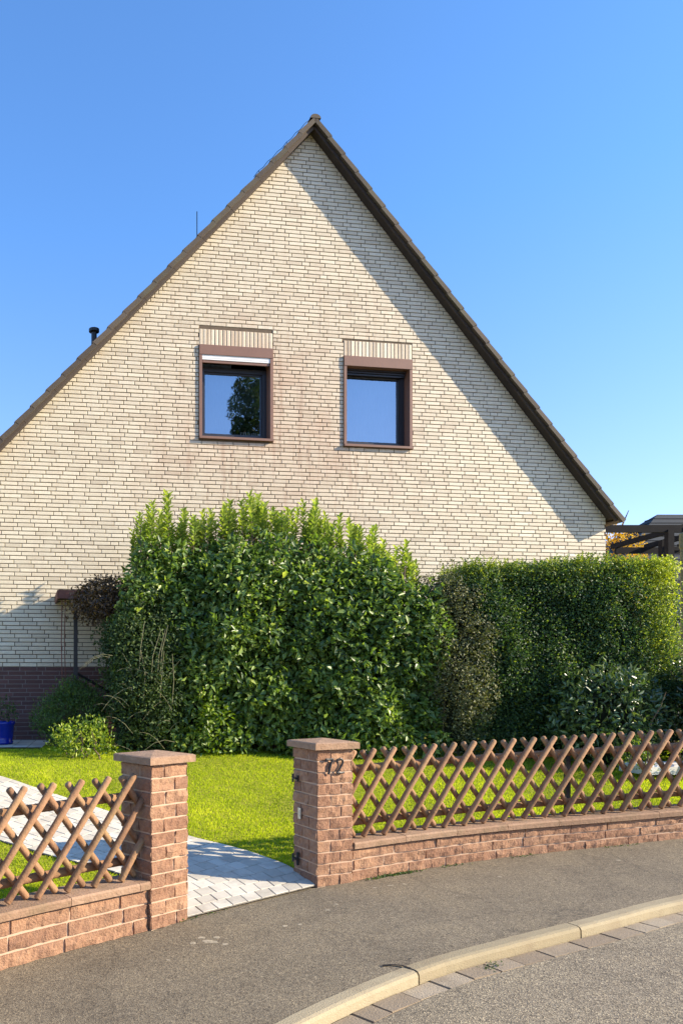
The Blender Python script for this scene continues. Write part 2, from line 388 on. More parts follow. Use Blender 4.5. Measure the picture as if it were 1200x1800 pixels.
# far ground: one sheet to the horizon, a little under everything
g = MB(); nn = 64
def spread(u): return math.copysign(abs(u) ** 2.6, u) * 420
V = [(spread(i / nn * 2 - 1), spread(j / nn * 2 - 1) + 6) for i in range(nn + 1) for j in range(nn + 1)]
def base_z(x, y):
    t = tdist(x, y)
    return -.45 if t < .6 else (gz(x, y) - .25 if t < 5 else HZ - .04)
g.add([(x, y, base_z(x, y)) for x, y in V], [(i * (nn + 1) + j, (i + 1) * (nn + 1) + j, (i + 1) * (nn + 1) + j + 1, i * (nn + 1) + j + 1) for i in range(nn) for j in range(nn)])
tag(g.build('ground', M['ground'], smooth=True), kind='structure')

sF = lambda u: F.at(4 + u * (F.len - 6))
def lawn_in(u): return F.at(4 + u * (F.len - 6), .02)
def lawn_front(u): return F.at(3 + u * 26, .11)
def lawn_back(u): p = F.at(3 + u * 26); return (p[0] - 2.0, 12.9)
strip(lawn_front, lawn_back, 'lawn', M['lawn'], lambda x, y, q: gz(x, y), 200, 50)
tag(bpy.data.objects['lawn'], kind='structure')
strip(lambda u: K.at(u * K.len), lambda u: F.at(u * F.len, .0), 'pavement', M['walk'], lambda x, y, q: (kz(x) - .004) * (1 - q) + (zs(x)) * q, 220, 6)
tag(bpy.data.objects['pavement'], kind='structure')
# pavement also fills under gate line and wall footing
strip(lambda u: F.at(u * F.len, -.001), lambda u: F.at(u * F.len, .16), 'pavement_edge', M['walk'], lambda x, y, q: zs(x) - .003, 220, 1)
tag(bpy.data.objects['pavement_edge'], kind='structure')
# road
KW, GW = .095, .15
strip(lambda u: K.at(u * K.len, -KW - GW), lambda u: K.at(u * K.len, -9), 'road', M['road'], lambda x, y, q: kz(x) - .060 + .10 * math.sin(q * math.pi / 2 * 1.2), 220, 12)
tag(bpy.data.objects['road'], kind='structure')
# kerb stones 1 m long, rounded arris, dark joints
m = MB(); q = 0
prof = [(0, -.2), (0, 0), (-.066, 0), (-.085, -.006), (-.095, -.022), (-.099, -.2)]
jm = MB()
q0 = K.s[np.argmin(np.abs(K.p[:, 0] - 1.50))] % 1.35
while q < K.len - 1.35:
    a, b2 = q + q0 + .006, q + q0 + 1.35 - .006; q += 1.35
    if b2 > K.len: break
    jit = random.uniform(-.003, .003); ring = []
    for s_ in np.linspace(a, b2, 7):
        for (n_, z_) in prof:
            x, y = K.at(s_, n_); ring.append((x, y, kz(x) + z_ + (jit if z_ > -.1 else 0)))
    n = len(prof); Fc = []
    for i in range(6):
        for k in range(n - 1): Fc.append((i * n + k, i * n + k + 1, (i + 1) * n + k + 1, (i + 1) * n + k))
    Fc += [tuple(range(n)), tuple(range(6 * n, 7 * n))[::-1]]
    m.add(ring, Fc, random.random())
tag(m.build('kerb', M['kerb']), kind='structure')
jb = strip(lambda u: K.at(u * K.len, -.004), lambda u: K.at(u * K.len, -KW - .003), 'kerb_joint_filler', M['joint'], lambda x, y, q: kz(x) - .030 - .04 * q, 300, 1)
tag(jb, kind='structure')
# gutter row of flat stones
m = MB(); q = 0
while q < K.len - .3:
    L_ = random.choice((.16, .22, .24, .19, .28)); a, b2 = q + .009, q + L_ - .006; q += L_
    P = []
    dz = random.uniform(-.003, .004)
    for (s_, n_) in ((a, -KW - .012), (b2, -KW - .012), (b2, -KW - GW + .006), (a, -KW - GW + random.uniform(.0, .020))):
        x, y = K.at(s_, n_); P.append((x, y, kz(x) - .063 + dz))
    for (s_, n_) in ((a, -KW - .012), (b2, -KW - .012), (b2, -KW - GW + .004), (a, -KW - GW + .004)):
        x, y = K.at(s_, n_); P.append((x, y, kz(x) - .12))
    m.add(P, [(0, 3, 2, 1), (0, 1, 5, 4), (1, 2, 6, 5), (2, 3, 7, 6), (3, 0, 4, 7)], random.random())
tag(m.build('gutter_stones', M['gutter']), kind='structure')
gb = strip(lambda u: K.at(u * K.len, -KW), lambda u: K.at(u * K.len, -KW - GW - .03), 'gutter_bed', M['joint'], lambda x, y, q: kz(x) - .074, 300, 1)
tag(gb, kind='structure')

# ------------------------------------------------------------------ walls and pillars of split-face block
def patch(m, fn, a0, a1, b0, b1, depth, tone, seed, res=.024, rough=1.0):
    """rock-faced block front: fn(a,b,out) -> point; border sits on the mortar plane"""
    na = max(3, int((a1 - a0) / res)); nb = max(3, int((b1 - b0) / (res * .8)))
    V = []
    for i in range(na + 1):
        for j in range(nb + 1):
            u, v = i / na, j / nb
            a = a0 + (a1 - a0) * u; b = b0 + (b1 - b0) * v
            if i == 1: a = a0 + .0035
            elif i == na - 1: a = a1 - .0035
            if j == 1: b = b0 + .0035
            elif j == nb - 1: b = b1 - .0035
            e = min(i, na - i, nb - j, j)
            if e == 0: o = -.002
            else:
                nz = noise.noise(Vector((a * 13 + seed * 7.3, b * 22 + seed * 3.1, seed))) + .6 * noise.noise(Vector((a * 34 + seed, b * 44, seed * 1.7)))
                o = depth * (.70 if e == 1 else .95) + rough * .0145 * nz
                o = max(o, .002)
            V.append(fn(a, b, o))
    Fc = [(i * (nb + 1) + j, (i + 1) * (nb + 1) + j, (i + 1) * (nb + 1) + j + 1, i * (nb + 1) + j + 1) for i in range(na) for j in range(nb)]
    m.add(V, Fc, tone)

def pillar(loc, ang, z0, z1, rows, label, capc=.40, seed=1):
    o = empty('gate_pillar', label, 'pillar', (loc[0], loc[1], z0), ang)
    Hh = z1 - z0; ch = (Hh + .0) / rows
    mo = MB(); e = .012
    mo.box((PW / 2, PW / 2, Hh / 2 - .1), (PW - 2 * e, PW - 2 * e, Hh + .2))
    mo.build('mortar_core', M['split_mortar'], o)
    m = MB()
    faces = [lambda a, b, out: (a, e - out, b), lambda a, b, out: (e - out, PW - a, b), lambda a, b, out: (PW - e + out, a, b), lambda a, b, out: (PW - a, PW - e + out, b)]
    for fi, fn in enumerate(faces):
        for r in range(rows):
            b0, b1 = r * ch + .0035, (r + 1) * ch - .0055
            cut = PW * (.36 if (r + fi) % 2 else .64) + random.uniform(-.012, .012)
            for a0, a1 in ((.006, cut - .003), (cut + .003, PW - .006)):
                patch(m, fn, a0, a1, b0, b1, .010, random.random() * .8 + .1, random.random() * 50)
    m.build('masonry', M['split'], o)
    c = MB(); hc = capc / 2; cx = PW / 2
    P = [(cx + sx * hc, cx + sy * hc, Hh + .003) for sx, sy in ((-1, -1), (1, -1), (1, 1), (-1, 1))]
    P += [(cx + sx * hc, cx + sy * hc, Hh + .048) for sx, sy in ((-1, -1), (1, -1), (1, 1), (-1, 1))]
    P += [(cx + sx * (hc - .012), cx + sy * (hc - .012), Hh + .054) for sx, sy in ((-1, -1), (1, -1), (1, 1), (-1, 1))]
    P += [(cx, cx, Hh + .078)]
    c.add(P, [(3, 2, 1, 0)] + [(i, (i + 1) % 4, 4 + (i + 1) % 4, 4 + i) for i in range(4)] + [(4 + i, 4 + (i + 1) % 4, 8 + (i + 1) % 4, 8 + i) for i in range(4)] + [(8 + i, 8 + (i + 1) % 4, 12) for i in range(4)])
    c.build('cap', M['coping'], o)
    return o
pl = pillar(LP, LPA, zs(.108), 1.022, 12, 'left reddish split block gate pillar without a house number, beside the short lattice fence', seed=2)
pr = pillar(RP, RPA, zs(1.38), 1.045, 12, 'right reddish split block gate pillar carrying the house number 72', seed=5)
# house number 72 in brushed strokes, standing off the face
d = MB()
yo = -.010
def stroke(pts, r): d.tube([(a, yo, b) for a, b in pts], r, 6)
zt = 1.045 - zs(1.38)
bz = zt - .185
stroke([(.070, bz + .098), (.074, bz + .114), (.100, bz + .112), (.134, bz + .114)], [.007, .009, .008, .008])
stroke([(.134, bz + .114), (.120, bz + .080), (.106, bz + .042), (.098, bz - .002)], [.008, .008, .009, .010])
stroke([(.172, bz + .088), (.180, bz + .106), (.200, bz + .115), (.220, bz + .106), (.226, bz + .086), (.214, bz + .060), (.192, bz + .032), (.170, bz + .006)], [.0065, .0075, .008, .009, .009, .008, .0075, .008])
stroke([(.170, bz + .006), (.192, bz + .008), (.214, bz + .004), (.240, bz + .008)], [.008, .0085, .008, .006])
tag(d.build('house_number', M['iron'], pr))
for z_, sz in ((.80, .05), (.17, .10)):
    hb = MB(); hb.box((-.012, .245, z_), (.014, .020, sz)); hb.box((-.024, .262, z_), (.03, .045, .014)); hb.tube([(-.030, .285, z_ - .03), (-.030, .285, z_ + .035)], .008, 8)
    hb.build('gate_hinge', M['iron'], pr)
hb = MB(); hb.box((-.007, .225, .53), (.008, .035, .085)); hb.box((-.012, .225, .53), (.004, .012, .05)); hb.build('strike_plate', M['steel'], pr)

def ztop(x): return .30 + .035 * (x - 1.2)
def low_wall(s0, s1, name_label, cutlast=None):
    o = empty('garden_wall', name_label, 'wall', (*F.at((s0 + s1) / 2, .1), zs(F.at((s0 + s1) / 2)[0])))
    ox, oy, oz = o.location
    def W(s_, z_, n_): x, y = F.at(s_, n_); return (x - ox, y - oy, z_ - oz)
    n = max(4, int((s1 - s0) / .12)); SS = np.linspace(s0, s1, n + 1)
    th = .235; inset = .03
    # mortar body
    m = MB(); V = []
    for s_ in SS:
        x, _ = F.at(s_); zt_ = ztop(x) - .055
        for (nn_, zz) in ((inset + .010, zs(x) - .3), (inset + .010, zt_), (th, zt_), (th, zs(x) - .3)): V.append(W(s_, zz, nn_))
    Fc = [(i * 4 + k, i * 4 + (k + 1) % 4, (i + 1) * 4 + (k + 1) % 4, (i + 1) * 4 + k) for i in range(n) for k in range(4)] + [(0, 3, 2, 1), (4 * n, 4 * n + 1, 4 * n + 2, 4 * n + 3)]
    m.add(V, Fc); m.build('mortar_core', M['split_mortar'], o)
    m = MB(); rows = 3
    for r in range(rows):
        s_ = s0 + (-.2 if r % 2 else -.05) - random.random() * .1
        while s_ < s1:
            L_ = random.choice((.30, .40, .44, .50, .36)); a0, a1 = max(s_ + .004, s0 + .002), min(s_ + L_ - .004, s1 - .002); s_ += L_
            if a1 - a0 < .05: continue
            def fn(a, b, out, r=r):
                x, _ = F.at(a); zb, zt_ = zs(x) - .01, ztop(x) - .055
                return W(a, zb + (zt_ - zb) * b, inset + .010 - out)
            b0, b1 = r / rows + .018, (r + 1) / rows - .026
            # patch resolution works in metres: stretch b
            def fn2(a, b, out): return fn(a, b / .3, out)
            patch(m, fn2, a0, a1, b0 * .3, b1 * .3, .012, random.random() * .8 + .1, random.random() * 50, .024, .85)
    m.build('masonry', M['split'], o)
    # coping slabs
    m = MB(); s_ = s0
    while s_ < s1 - .01:
        e_ = min(s_ + .50, s1); V = []; k = 5; dz = random.uniform(-.002, .002)
        for q_ in np.linspace(s_ + .002, e_ - .002, k):
            x, _ = F.at(q_); z_ = ztop(x) + dz
            for nn_, zz in ((.0, z_ - .05), (-.004, z_ - .012), (.006, z_), (th + .02, z_ + .002), (th + .02, z_ - .05)):
                V.append(W(q_, zz, nn_))
        Fc = [(i * 5 + j, i * 5 + (j + 1) % 5, (i + 1) * 5 + (j + 1) % 5, (i + 1) * 5 + j) for i in range(k - 1) for j in range(5)] + [(0, 4, 3, 2, 1), tuple((k - 1) * 5 + j for j in range(5))]
        m.add(V, Fc, random.random() * .7 + .15); s_ = e_
    m.build('coping', M['coping'], o)
    return o
def sx(x): return float(np.interp(x, F.p[:, 0], F.s))
s_lp = sx(.108) - .002; s_rp = sx(1.702) - .004
low_wall(sx(-4.5), s_lp, 'short low split block wall with coping, running from the left pillar out of the photo')
low_wall(s_rp, sx(11), 'long low split block wall with coping, curving away right of the pillar numbered 72')

# ------------------------------------------------------------------ crossed batten fences
def lattice(s0, s1, phase, label, posts, zl=.0):
    o = empty('lattice_fence', label, 'fence', (*F.at((s0 + s1) / 2, .12), ztop(F.at((s0 + s1) / 2)[0])))
    ox, oy, oz = o.location
    def W(s_, z_, n_): x, y = F.at(s_, n_); return Vector((x - ox, y - oy, ztop(x) + z_ - oz))
    pitch, run, H0, H1 = .196, .51, .015, .70
    def batten(m, sa, za, sb, zb, n_):
        """clipped to the section"""
        if sb < sa: sa, za, sb, zb = sb, zb, sa, za
        if sb <= s0 + .04 or sa >= s1 - .04: return
        if sa < s0: za += (zb - za) * (s0 - sa) / (sb - sa); sa = s0
        if sb > s1: zb = za + (zb - za) * (s1 - sa) / (sb - sa); sb = s1
        p, q_ = W(sa, za, n_), W(sb, zb, n_)
        if (q_ - p).length < .08: return
        r = .0225 + random.uniform(-.001, .0015); dd = (q_ - p).normalized()
        jitter = Vector((random.uniform(-.006, .006), random.uniform(-.002, .002), random.uniform(-.010, .006)))
        # lightly chamfered ends
        m.tube([p + jitter, p + dd * .008 + jitter, (p + q_) / 2, q_ - dd * .012, q_], [r * .8, r, r, r, r * .72], 9, tone=random.random() * .8 + .1)
    mf, mbk = MB(), MB()
    k = int((s0 - 1) / pitch)
    while k * pitch < s1 + 1:
        s_ = k * pitch + phase
        batten(mf, s_, H0, s_ + run, H1, .097)
        tp = s_ + run - .085
        batten(mbk, tp + run, H0, tp, H1 - .005, .144)
        k += 1
    mf.build('front_battens', M['wood'], o, True); mbk.build('rear_battens', M['wood'], o, True)
    for zr in (.115, .545):
        m = MB(); n = max(3, int((s1 - s0) / .4))
        m.tube([W(q_, zr, .197) for q_ in np.linspace(s0 + .01, s1 - .01, n)], .030, 9, tone=.4); m.build('rail', M['wood'], o, True)
    for ps in posts:
        m = MB(); b_ = W(ps, 0, .225); m.box(b_ + Vector((0, 0, .31)), (.04, .04, .66)); m.box(b_ + Vector((0, 0, .001)), (.09, .09, .012)); m.build('post', M['iron'], o)
    return o
lattice(sx(-4.5), s_lp + .01, .02, 'short brown crossed batten lattice fence left of the left gate pillar', [sx(-2.2)])
lattice(s_rp + .015, sx(11), .05, 'long brown crossed batten lattice fence curving right from the pillar numbered 72', [sx(3.86), sx(6.6), sx(9)])

# ------------------------------------------------------------------ paved garden path
PA = Curve([(1.372, 5.835), (1.26, 6.24), (.94, 6.60), (.52, 6.86), (-.15, 7.32), (-.79, 7.74), (-1.44, 8.19), (-2.4, 8.75), (-4, 9.3)])
PB = Curve([(.360, 5.235), (.16, 5.62), (-.06, 5.93), (-.40, 6.13), (-.75, 6.27), (-1.03, 6.41), (-1.45, 6.60), (-2.4, 7.0), (-4, 7.6)])
pa = lambda u: PA.at(u * PA.len); pb = lambda u: PB.at(u * PB.len)
tag(strip(pa, pb, 'path_bed', M['sandj'], lambda x, y, q: gz(x, y) + .012, 90, 12), kind='structure')
def pavers(m, A, B, nu, nv, dz, gap=.004, wu=.2, wv=.14):
    for i in range(nu):
        for j in range(nv):
            off = (.5 if i % 2 else 0)
            v0, v1 = (j - off) / nv, (j + 1 - off) / nv
            v0, v1 = max(v0, 0), min(v1, 1)
            if j == nv - 1 and off: v1 = (j + 1 - off) / nv
            segs = [(v0, v1)]
            if j == nv - 1 and off: segs.append((v1, 1.0))
            for (c0, c1) in segs:
                if c1 - c0 < .02: continue
                P = []
                t_ = random.uniform(-.0015, .0015)
                for (u, v) in ((i / nu, c0), ((i + 1) / nu, c0), ((i + 1) / nu, c1), (i / nu, c1)):
                    a, b = A(u), B(u); P.append(Vector((a[0] * (1 - v) + b[0] * v, a[1] * (1 - v) + b[1] * v, 0)))
                c = (P[0] + P[1] + P[2] + P[3]) / 4
                Q = []
                for p in P:
                    dd = (c - p); l = dd.length; q_ = p + dd * min(.4, gap * 1.1 / l)
                    Q.append((q_.x, q_.y, gz(q_.x, q_.y) + dz + t_ - .001))
                T = [(x + (c.x - x) * .03, y + (c.y - y) * .03, z + .004) for x, y, z in Q]
                m.add(Q + T, [(4, 5, 6, 7), (0, 1, 5, 4), (1, 2, 6, 5), (2, 3, 7, 6), (3, 0, 4, 7)], random.random())
m = MB(); pavers(m, pa, pb, 44, 9, .019)
tag(m.build('garden_path', M['paver']), kind='structure')
# edging stones of the path towards the lawn
def inside_path(x, y):
    # ray test against the path outline
    c = False; P = PO; j = len(P) - 1
    for i in range(len(P)):
        if (P[i][1] > y) != (P[j][1] > y) and x < (P[j][0] - P[i][0]) * (y - P[i][1]) / (P[j][1] - P[i][1]) + P[i][0]: c = not c
        j = i
    return c
PO = [pa(i / 30) for i in range(31)] + [pb(1 - i / 30) for i in range(31)]
# paved strip along the house wall
ta = lambda u: (-6 + u * 4.75, 11.45 - .05 + .0 * u)
tb = lambda u: (-6 + u * 4.75 + .1 * math.sin(u * 3), 10.15 + .15 * u)
tag(strip(ta, tb, 'terrace_bed', M['joint'], lambda x, y, q: gz(x, y) + .012, 40, 6), kind='structure')
m = MB(); pavers(m, ta, tb, 22, 8, .019); tag(m.build('house_terrace', M['paver']), kind='structure')

# ------------------------------------------------------------------ the house
TH = math.atan(1350 / (9500 - 237)); HO = (2.7606, 12.1)
house = empty('house', 'cream clinker gable house with steep brown tiled roof and two upper windows', 'house', (HO[0], HO[1], 0), TH)
WR, WL, Z0 = 5.151, -5.45, .45
AP, SLm, SRm = 10.14, 1.083, 1.144        # underside of the roof at the wall
def roofz(u): return AP - (SRm * u if u > 0 else -SLm * u)
def clip_half(poly, fn):
    out = []
    for i in range(len(poly)):
        p, q = poly[i], poly[(i + 1) % len(poly)]; a, b = fn(*p), fn(*q)
        if a >= 0: out.append(p)
        if (a >= 0) != (b >= 0):
            k = a / (a - b); out.append((p[0] + (q[0] - p[0]) * k, p[1] + (q[1] - p[1]) * k))
    return out
def gable(poly, up=.03):
    for fn in (lambda u, z: AP + up - SRm * u - z, lambda u, z: AP + up + SLm * u - z):
        poly = clip_half(poly, fn)
        if len(poly) < 3: return []
    return poly
W1 = (-1.789, -.614, 5.275, 6.720); W2 = (.550, 1.702, 5.256, 6.687)
LH = .25
HOLES = [(W1[0], W1[1], W1[2], W1[3]), (W2[0], W2[1], W2[2], W2[3])]
SOL = [(W1[0], W1[1], W1[3], W1[3] + LH), (W2[0], W2[1], W2[3], W2[3] + LH)]
hf = lambda a, b, d: (a, d, b)
# backing wall with real openings
m = MB()
us = [WL, W1[0] + .02, W1[1] - .02, W2[0] + .02, W2[1] - .02, WR]
for i in range(5):
    spans = [(Z0, 11)]
    if i == 1: spans = [(Z0, W1[2] + .02), (W1[3] - .02, 11)]
    if i == 3: spans = [(Z0, W2[2] + .02), (W2[3] - .02, 11)]
    for z0, z1 in spans:
        p = gable([(us[i], z0), (us[i + 1], z0), (us[i + 1], z1), (us[i], z1)], .02)
        if p: m.prism(p, hf, .0, .30)
m.box(((WL + .15), 4.9, (Z0 + 4.2) / 2), (.3, 9.2, 4.2 - Z0)); m.box(((WR - .15), 4.9, (Z0 + 4.2) / 2), (.3, 9.2, 4.2 - Z0))
m.prism(gable([(WL, Z0), (WR, Z0), (WR, 11), (WL, 11)], .02), hf, 9.5, 9.8)
m.build('wall', M['mortar'], house)
fl = MB(); fl.box((0, 4.9, 4.32), (WR - WL - .7, 9.0, .2)); fl.build('upper_floor', M['darkwood'], house)

def brick(m, poly, y0, yf, ch, tone):
    n = len(poly); cx = sum(p[0] for p in poly) / n; cz = sum(p[1] for p in poly) / n
    Lx = max(abs(p[0] - cx) for p in poly) + 1e-6; Lz = max(abs(p[1] - cz) for p in poly) + 1e-6
    a, b = random.uniform(-.0012, .0012), random.uniform(-.0012, .0012)
    B = [(p[0], y0, p[1]) for p in poly]
    E = [(p[0], yf + ch * .7, p[1]) for p in poly]
    T = [(cx + (p[0] - cx) * (1 - ch / Lx), yf + a * (p[0] - cx) / Lx + b * (p[1] - cz) / Lz, cz + (p[1] - cz) * (1 - ch / Lz)) for p in poly]
    Fc = [tuple(range(2 * n, 3 * n))]
    for i in range(n):
        j = (i + 1) % n
        Fc += [(i, j, n + j, n + i), (n + i, n + j, 2 * n + j, 2 * n + i)]
    m.add(B + E + T, Fc, tone)

def courses(m, zs0, zs1, ph, L, jt, y0, yf, holes, u0, u1, ch=.004, tl=.0, th=1.0, step=.25):
    nrow = int(round((zs1 - zs0) / ph)); off = 0; dr = 1; left = 4
    for r in range(nrow):
        z0 = zs0 + r * ph + jt / 2; z1 = z0 + ph - jt
        left -= 1
        if left <= 0: dr = -dr if random.random() < .7 else dr; left = random.randint(2, 7)
        off += dr * L * step * random.choice((1, 1, 1, 1.3, .8))
        u = u0 - L * 2 + (off % L)
        while u < u1:
            l = L / 2 if random.random() < .07 else L
            a0, a1 = u + jt / 2, u + l - jt / 2; u += l
            a0, a1 = max(a0, u0), min(a1, u1)
            if a1 - a0 < .02: continue
            segs = [(a0, a1)]
            for (h0, h1, hz0, hz1) in holes:
                if z1 > hz0 + .002 and z0 < hz1 - .002:
                    ns = []
                    for (b0, b1) in segs:
                        if b1 <= h0 or b0 >= h1: ns.append((b0, b1)); continue
                        if b0 < h0 - .02: ns.append((b0, h0 - .006))
                        if b1 > h1 + .02: ns.append((h1 + .006, b1))
                    segs = ns
            for (b0, b1) in segs:
                zz = random.uniform(-.0006, .0006)
                p = gable([(b0, z0 + zz), (b1, z0 + zz), (b1, z1 + zz), (b0, z1 + zz)], .01)
                if len(p) >= 3 and (max(q[0] for q in p) - min(q[0] for q in p)) > .012:
                    brick(m, p, y0, yf + random.uniform(-.0008, .0008), ch, tl + (th - tl) * min(1, max(0, random.gauss(.55, .15))))
ZP = 1.752; PH = .0613
m = MB()
hl = [(a, b, c, d + LH) for a, b, c, d in HOLES]
courses(m, ZP, 10.3, PH, .252, .0105, .001, -.008, hl, WL, WR)
# return bricks on the side wall
m.box((WR + .004, 4.9, 3.0), (.008, 9.7, 2.4))
m.build('clinker_facing', M['brick'], house)
for (a, b, c, d_) in SOL:
    m = MB(); n = 19; w_ = (b - a) / n
    for i in range(n):
        brick(m, [(a + i * w_ + .005, c + .003), (a + (i + 1) * w_ - .005, c + .003), (a + (i + 1) * w_ - .005, d_ - .001), (a + i * w_ + .005, d_ - .001)], .001, -.010 + random.uniform(-.001, .001), .007, random.random() * .8)
    m.build('soldier_course', M['brick'], house)
m = MB(); m.box(((WL + WR) / 2, -.001, (Z0 + ZP) / 2), (WR - WL, .01, ZP - Z0 - .004)); m.build('plinth_backing', M['plinth_mortar'], house)
m = MB(); courses(m, ZP - PH * 1.04 * 20, ZP, PH * 1.04, .252, .011, -.005, -.010, [], WL, WR, .003); m.build('plinth', M['plinth'], house)

# roof
OV, DP = .17, 9.95
TV = .115
for sgn, sl_, ue in ((1, SRm, 5.26), (-1, SLm, 5.60)):
    m = MB(); ze = AP - sl_ * (ue - .09)
    p = [(0, AP), (sgn * (ue - .09), ze), (sgn * ue, ze), (sgn * ue, max(ze + .004, AP - sl_ * ue + TV)), (0, AP + TV)]
    m.prism(p, hf, -OV + .022, DP); m.build('roof_deck', M['soffit'], house)
    # tile courses, each a sheet with shallow waves, lapping the one below
    ln = ue * math.hypot(1, sl_) + .05; nc = int(ln / .335); m = MB(); vf = MB()
    ca = 1 / math.hypot(1, sl_); sa = sl_ * ca
    def T(s_, h, y):   # s_ down the slope from the ridge, h above the deck
        u = s_ * ca + h * sa; z = AP + TV - s_ * sa + h * ca
        return (sgn * u, y, z)
    for k in range(nc):
        s0, s1 = k * .335 + .02, (k + 1) * .335 + .045
        ny = 96; V = []
        for j in range(ny + 1):
            y = -OV - .055 + (DP + OV + .055) * j / ny; wv = .012 * math.sin(j * 2.1)
            V += [T(s0, .008 + wv * .5, y), T(s1, .030 + wv, y), T(s1, .010 + wv, y)]
        Fc = []
        for j in range(ny):
            for q_ in (0, 1): Fc.append((j * 3 + q_, (j + 1) * 3 + q_, (j + 1) * 3 + q_ + 1, j * 3 + q_ + 1))
        m.add(V, Fc, random.random())
        # verge tile: flap hanging down over the board
        tn = random.random()
        for (ya, yb) in ((-OV - .060, -OV - .006),):
            P = [T(s0, -.052, ya), T(s1 - .01, -.036, ya), T(s1 - .01, .034, ya), T(s0, .014, ya), T(s0, -.052, yb), T(s1 - .01, -.036, yb), T(s1 - .01, .034, yb), T(s0, .014, yb)]
            vf.add(P, [(0, 1, 2, 3), (7, 6, 5, 4), (0, 4, 5, 1), (1, 5, 6, 2), (2, 6, 7, 3), (3, 7, 4, 0)], tn)
    m.build('roof_tiles', M['tile'], house); vf.build('verge_tiles', M['tile'], house)
    # verge board in lengths
    m = MB(); s_ = .02; 
    while s_ < ln - .05:
        e_ = min(s_ + .66, ln - .03); P = []
        for y in (-OV, -OV + .020):
            P += [T(s_ + .002, -TV * ca * 1.0 - .012, y), T(e_ - .002, -TV * ca * 1.0 - .012, y), T(e_ - .002, -.004, y), T(s_ + .002, -.004, y)]
        m.add(P, [(0, 1, 2, 3), (7, 6, 5, 4), (0, 4, 5, 1), (1, 5, 6, 2), (2, 6, 7, 3), (3, 7, 4, 0)], random.random()); s_ = e_
    m.build('verge_board', M['board'], house)
# ridge tiles
m = MB(); y = -OV - .065; k = 0
while y < DP:
    P = []; r0 = .07
    for (yy, rr) in ((y, r0 + .012), (y + .42, r0)):
        for i in range(9):
            th = math.pi * (i / 8) ; P.append((math.cos(th) * rr * 1.05, yy, AP + TV - .015 + math.sin(th) * rr * .8))
    Fc = [(i, i + 1, 10 + i, 9 + i) for i in range(8)] + [tuple(range(9))]
    m.add(P, Fc, random.random()); y += .38
m.build('ridge_tiles', M['tile'], house)
# gutters and downpipe
for sgn, sl_, ue in ((1, SRm, 5.26), (-1, SLm, 5.60)):
    m = MB(); gx = sgn * (ue + .055); gzz = AP - sl_ * ue + .085; P = []; r_ = .052
    for yy in (-OV - .01, DP):
        for i in range(9):
            th = math.pi + math.pi * i / 8; P.append((gx + math.cos(th) * r_, yy, gzz + math.sin(th) * r_))
    m.add(P, [(i, i + 1, 10 + i, 9 + i) for i in range(8)] + [tuple(range(9))])
    m.tube([(gx + sgn * r_, -OV - .01, gzz), (gx + sgn * r_, DP, gzz)], .009, 6)
    m.build('gutter', M['zinc'], house)
    m = MB(); wx = (WR + .045) if sgn > 0 else (WL - .045)
    m.tube([(gx, .25, gzz - .05), (gx, .25, gzz - .08), (wx, .18, gzz - .16), (wx, .16, gzz - .24), (wx, .16, .5)], .036, 10); m.build('downpipe', M['zinc'], house)
# vent pipe, lightning rod and ridge wire
m = MB(); vu = -3.34; vz = AP + TV + SLm * vu
m.tube([(vu, .75, vz - .1), (vu, .75, vz + .50)], .045, 12); m.tube([(vu, .75, vz + .50), (vu, .75, vz + .515), (vu, .75, vz + .56), (vu, .75, vz + .575)], [.05, .085, .085, .05], 12)
m.build('vent_pipe', M['iron'], house)
m = MB(); ru = -1.74; rz = AP + TV + SLm * ru
m.tube([(ru, .35, rz - .05), (ru, .35, rz + .62)], .007, 6); m.build('lightning_rod', M['iron'], house)
m = MB(); pts = []
for i in range(13):
    u = -.03 - .075 * i; pts.append((u, -.05, AP + TV + SLm * u + .115 + (.02 if i % 2 else 0)))
m.tube(pts, .0045, 5)
for i in range(2, 13, 3): m.tube([pts[i], (pts[i][0] + .04, -.05, pts[i][2] - .10)], .005, 5)
m.build('lightning_wire', M['iron'], house)

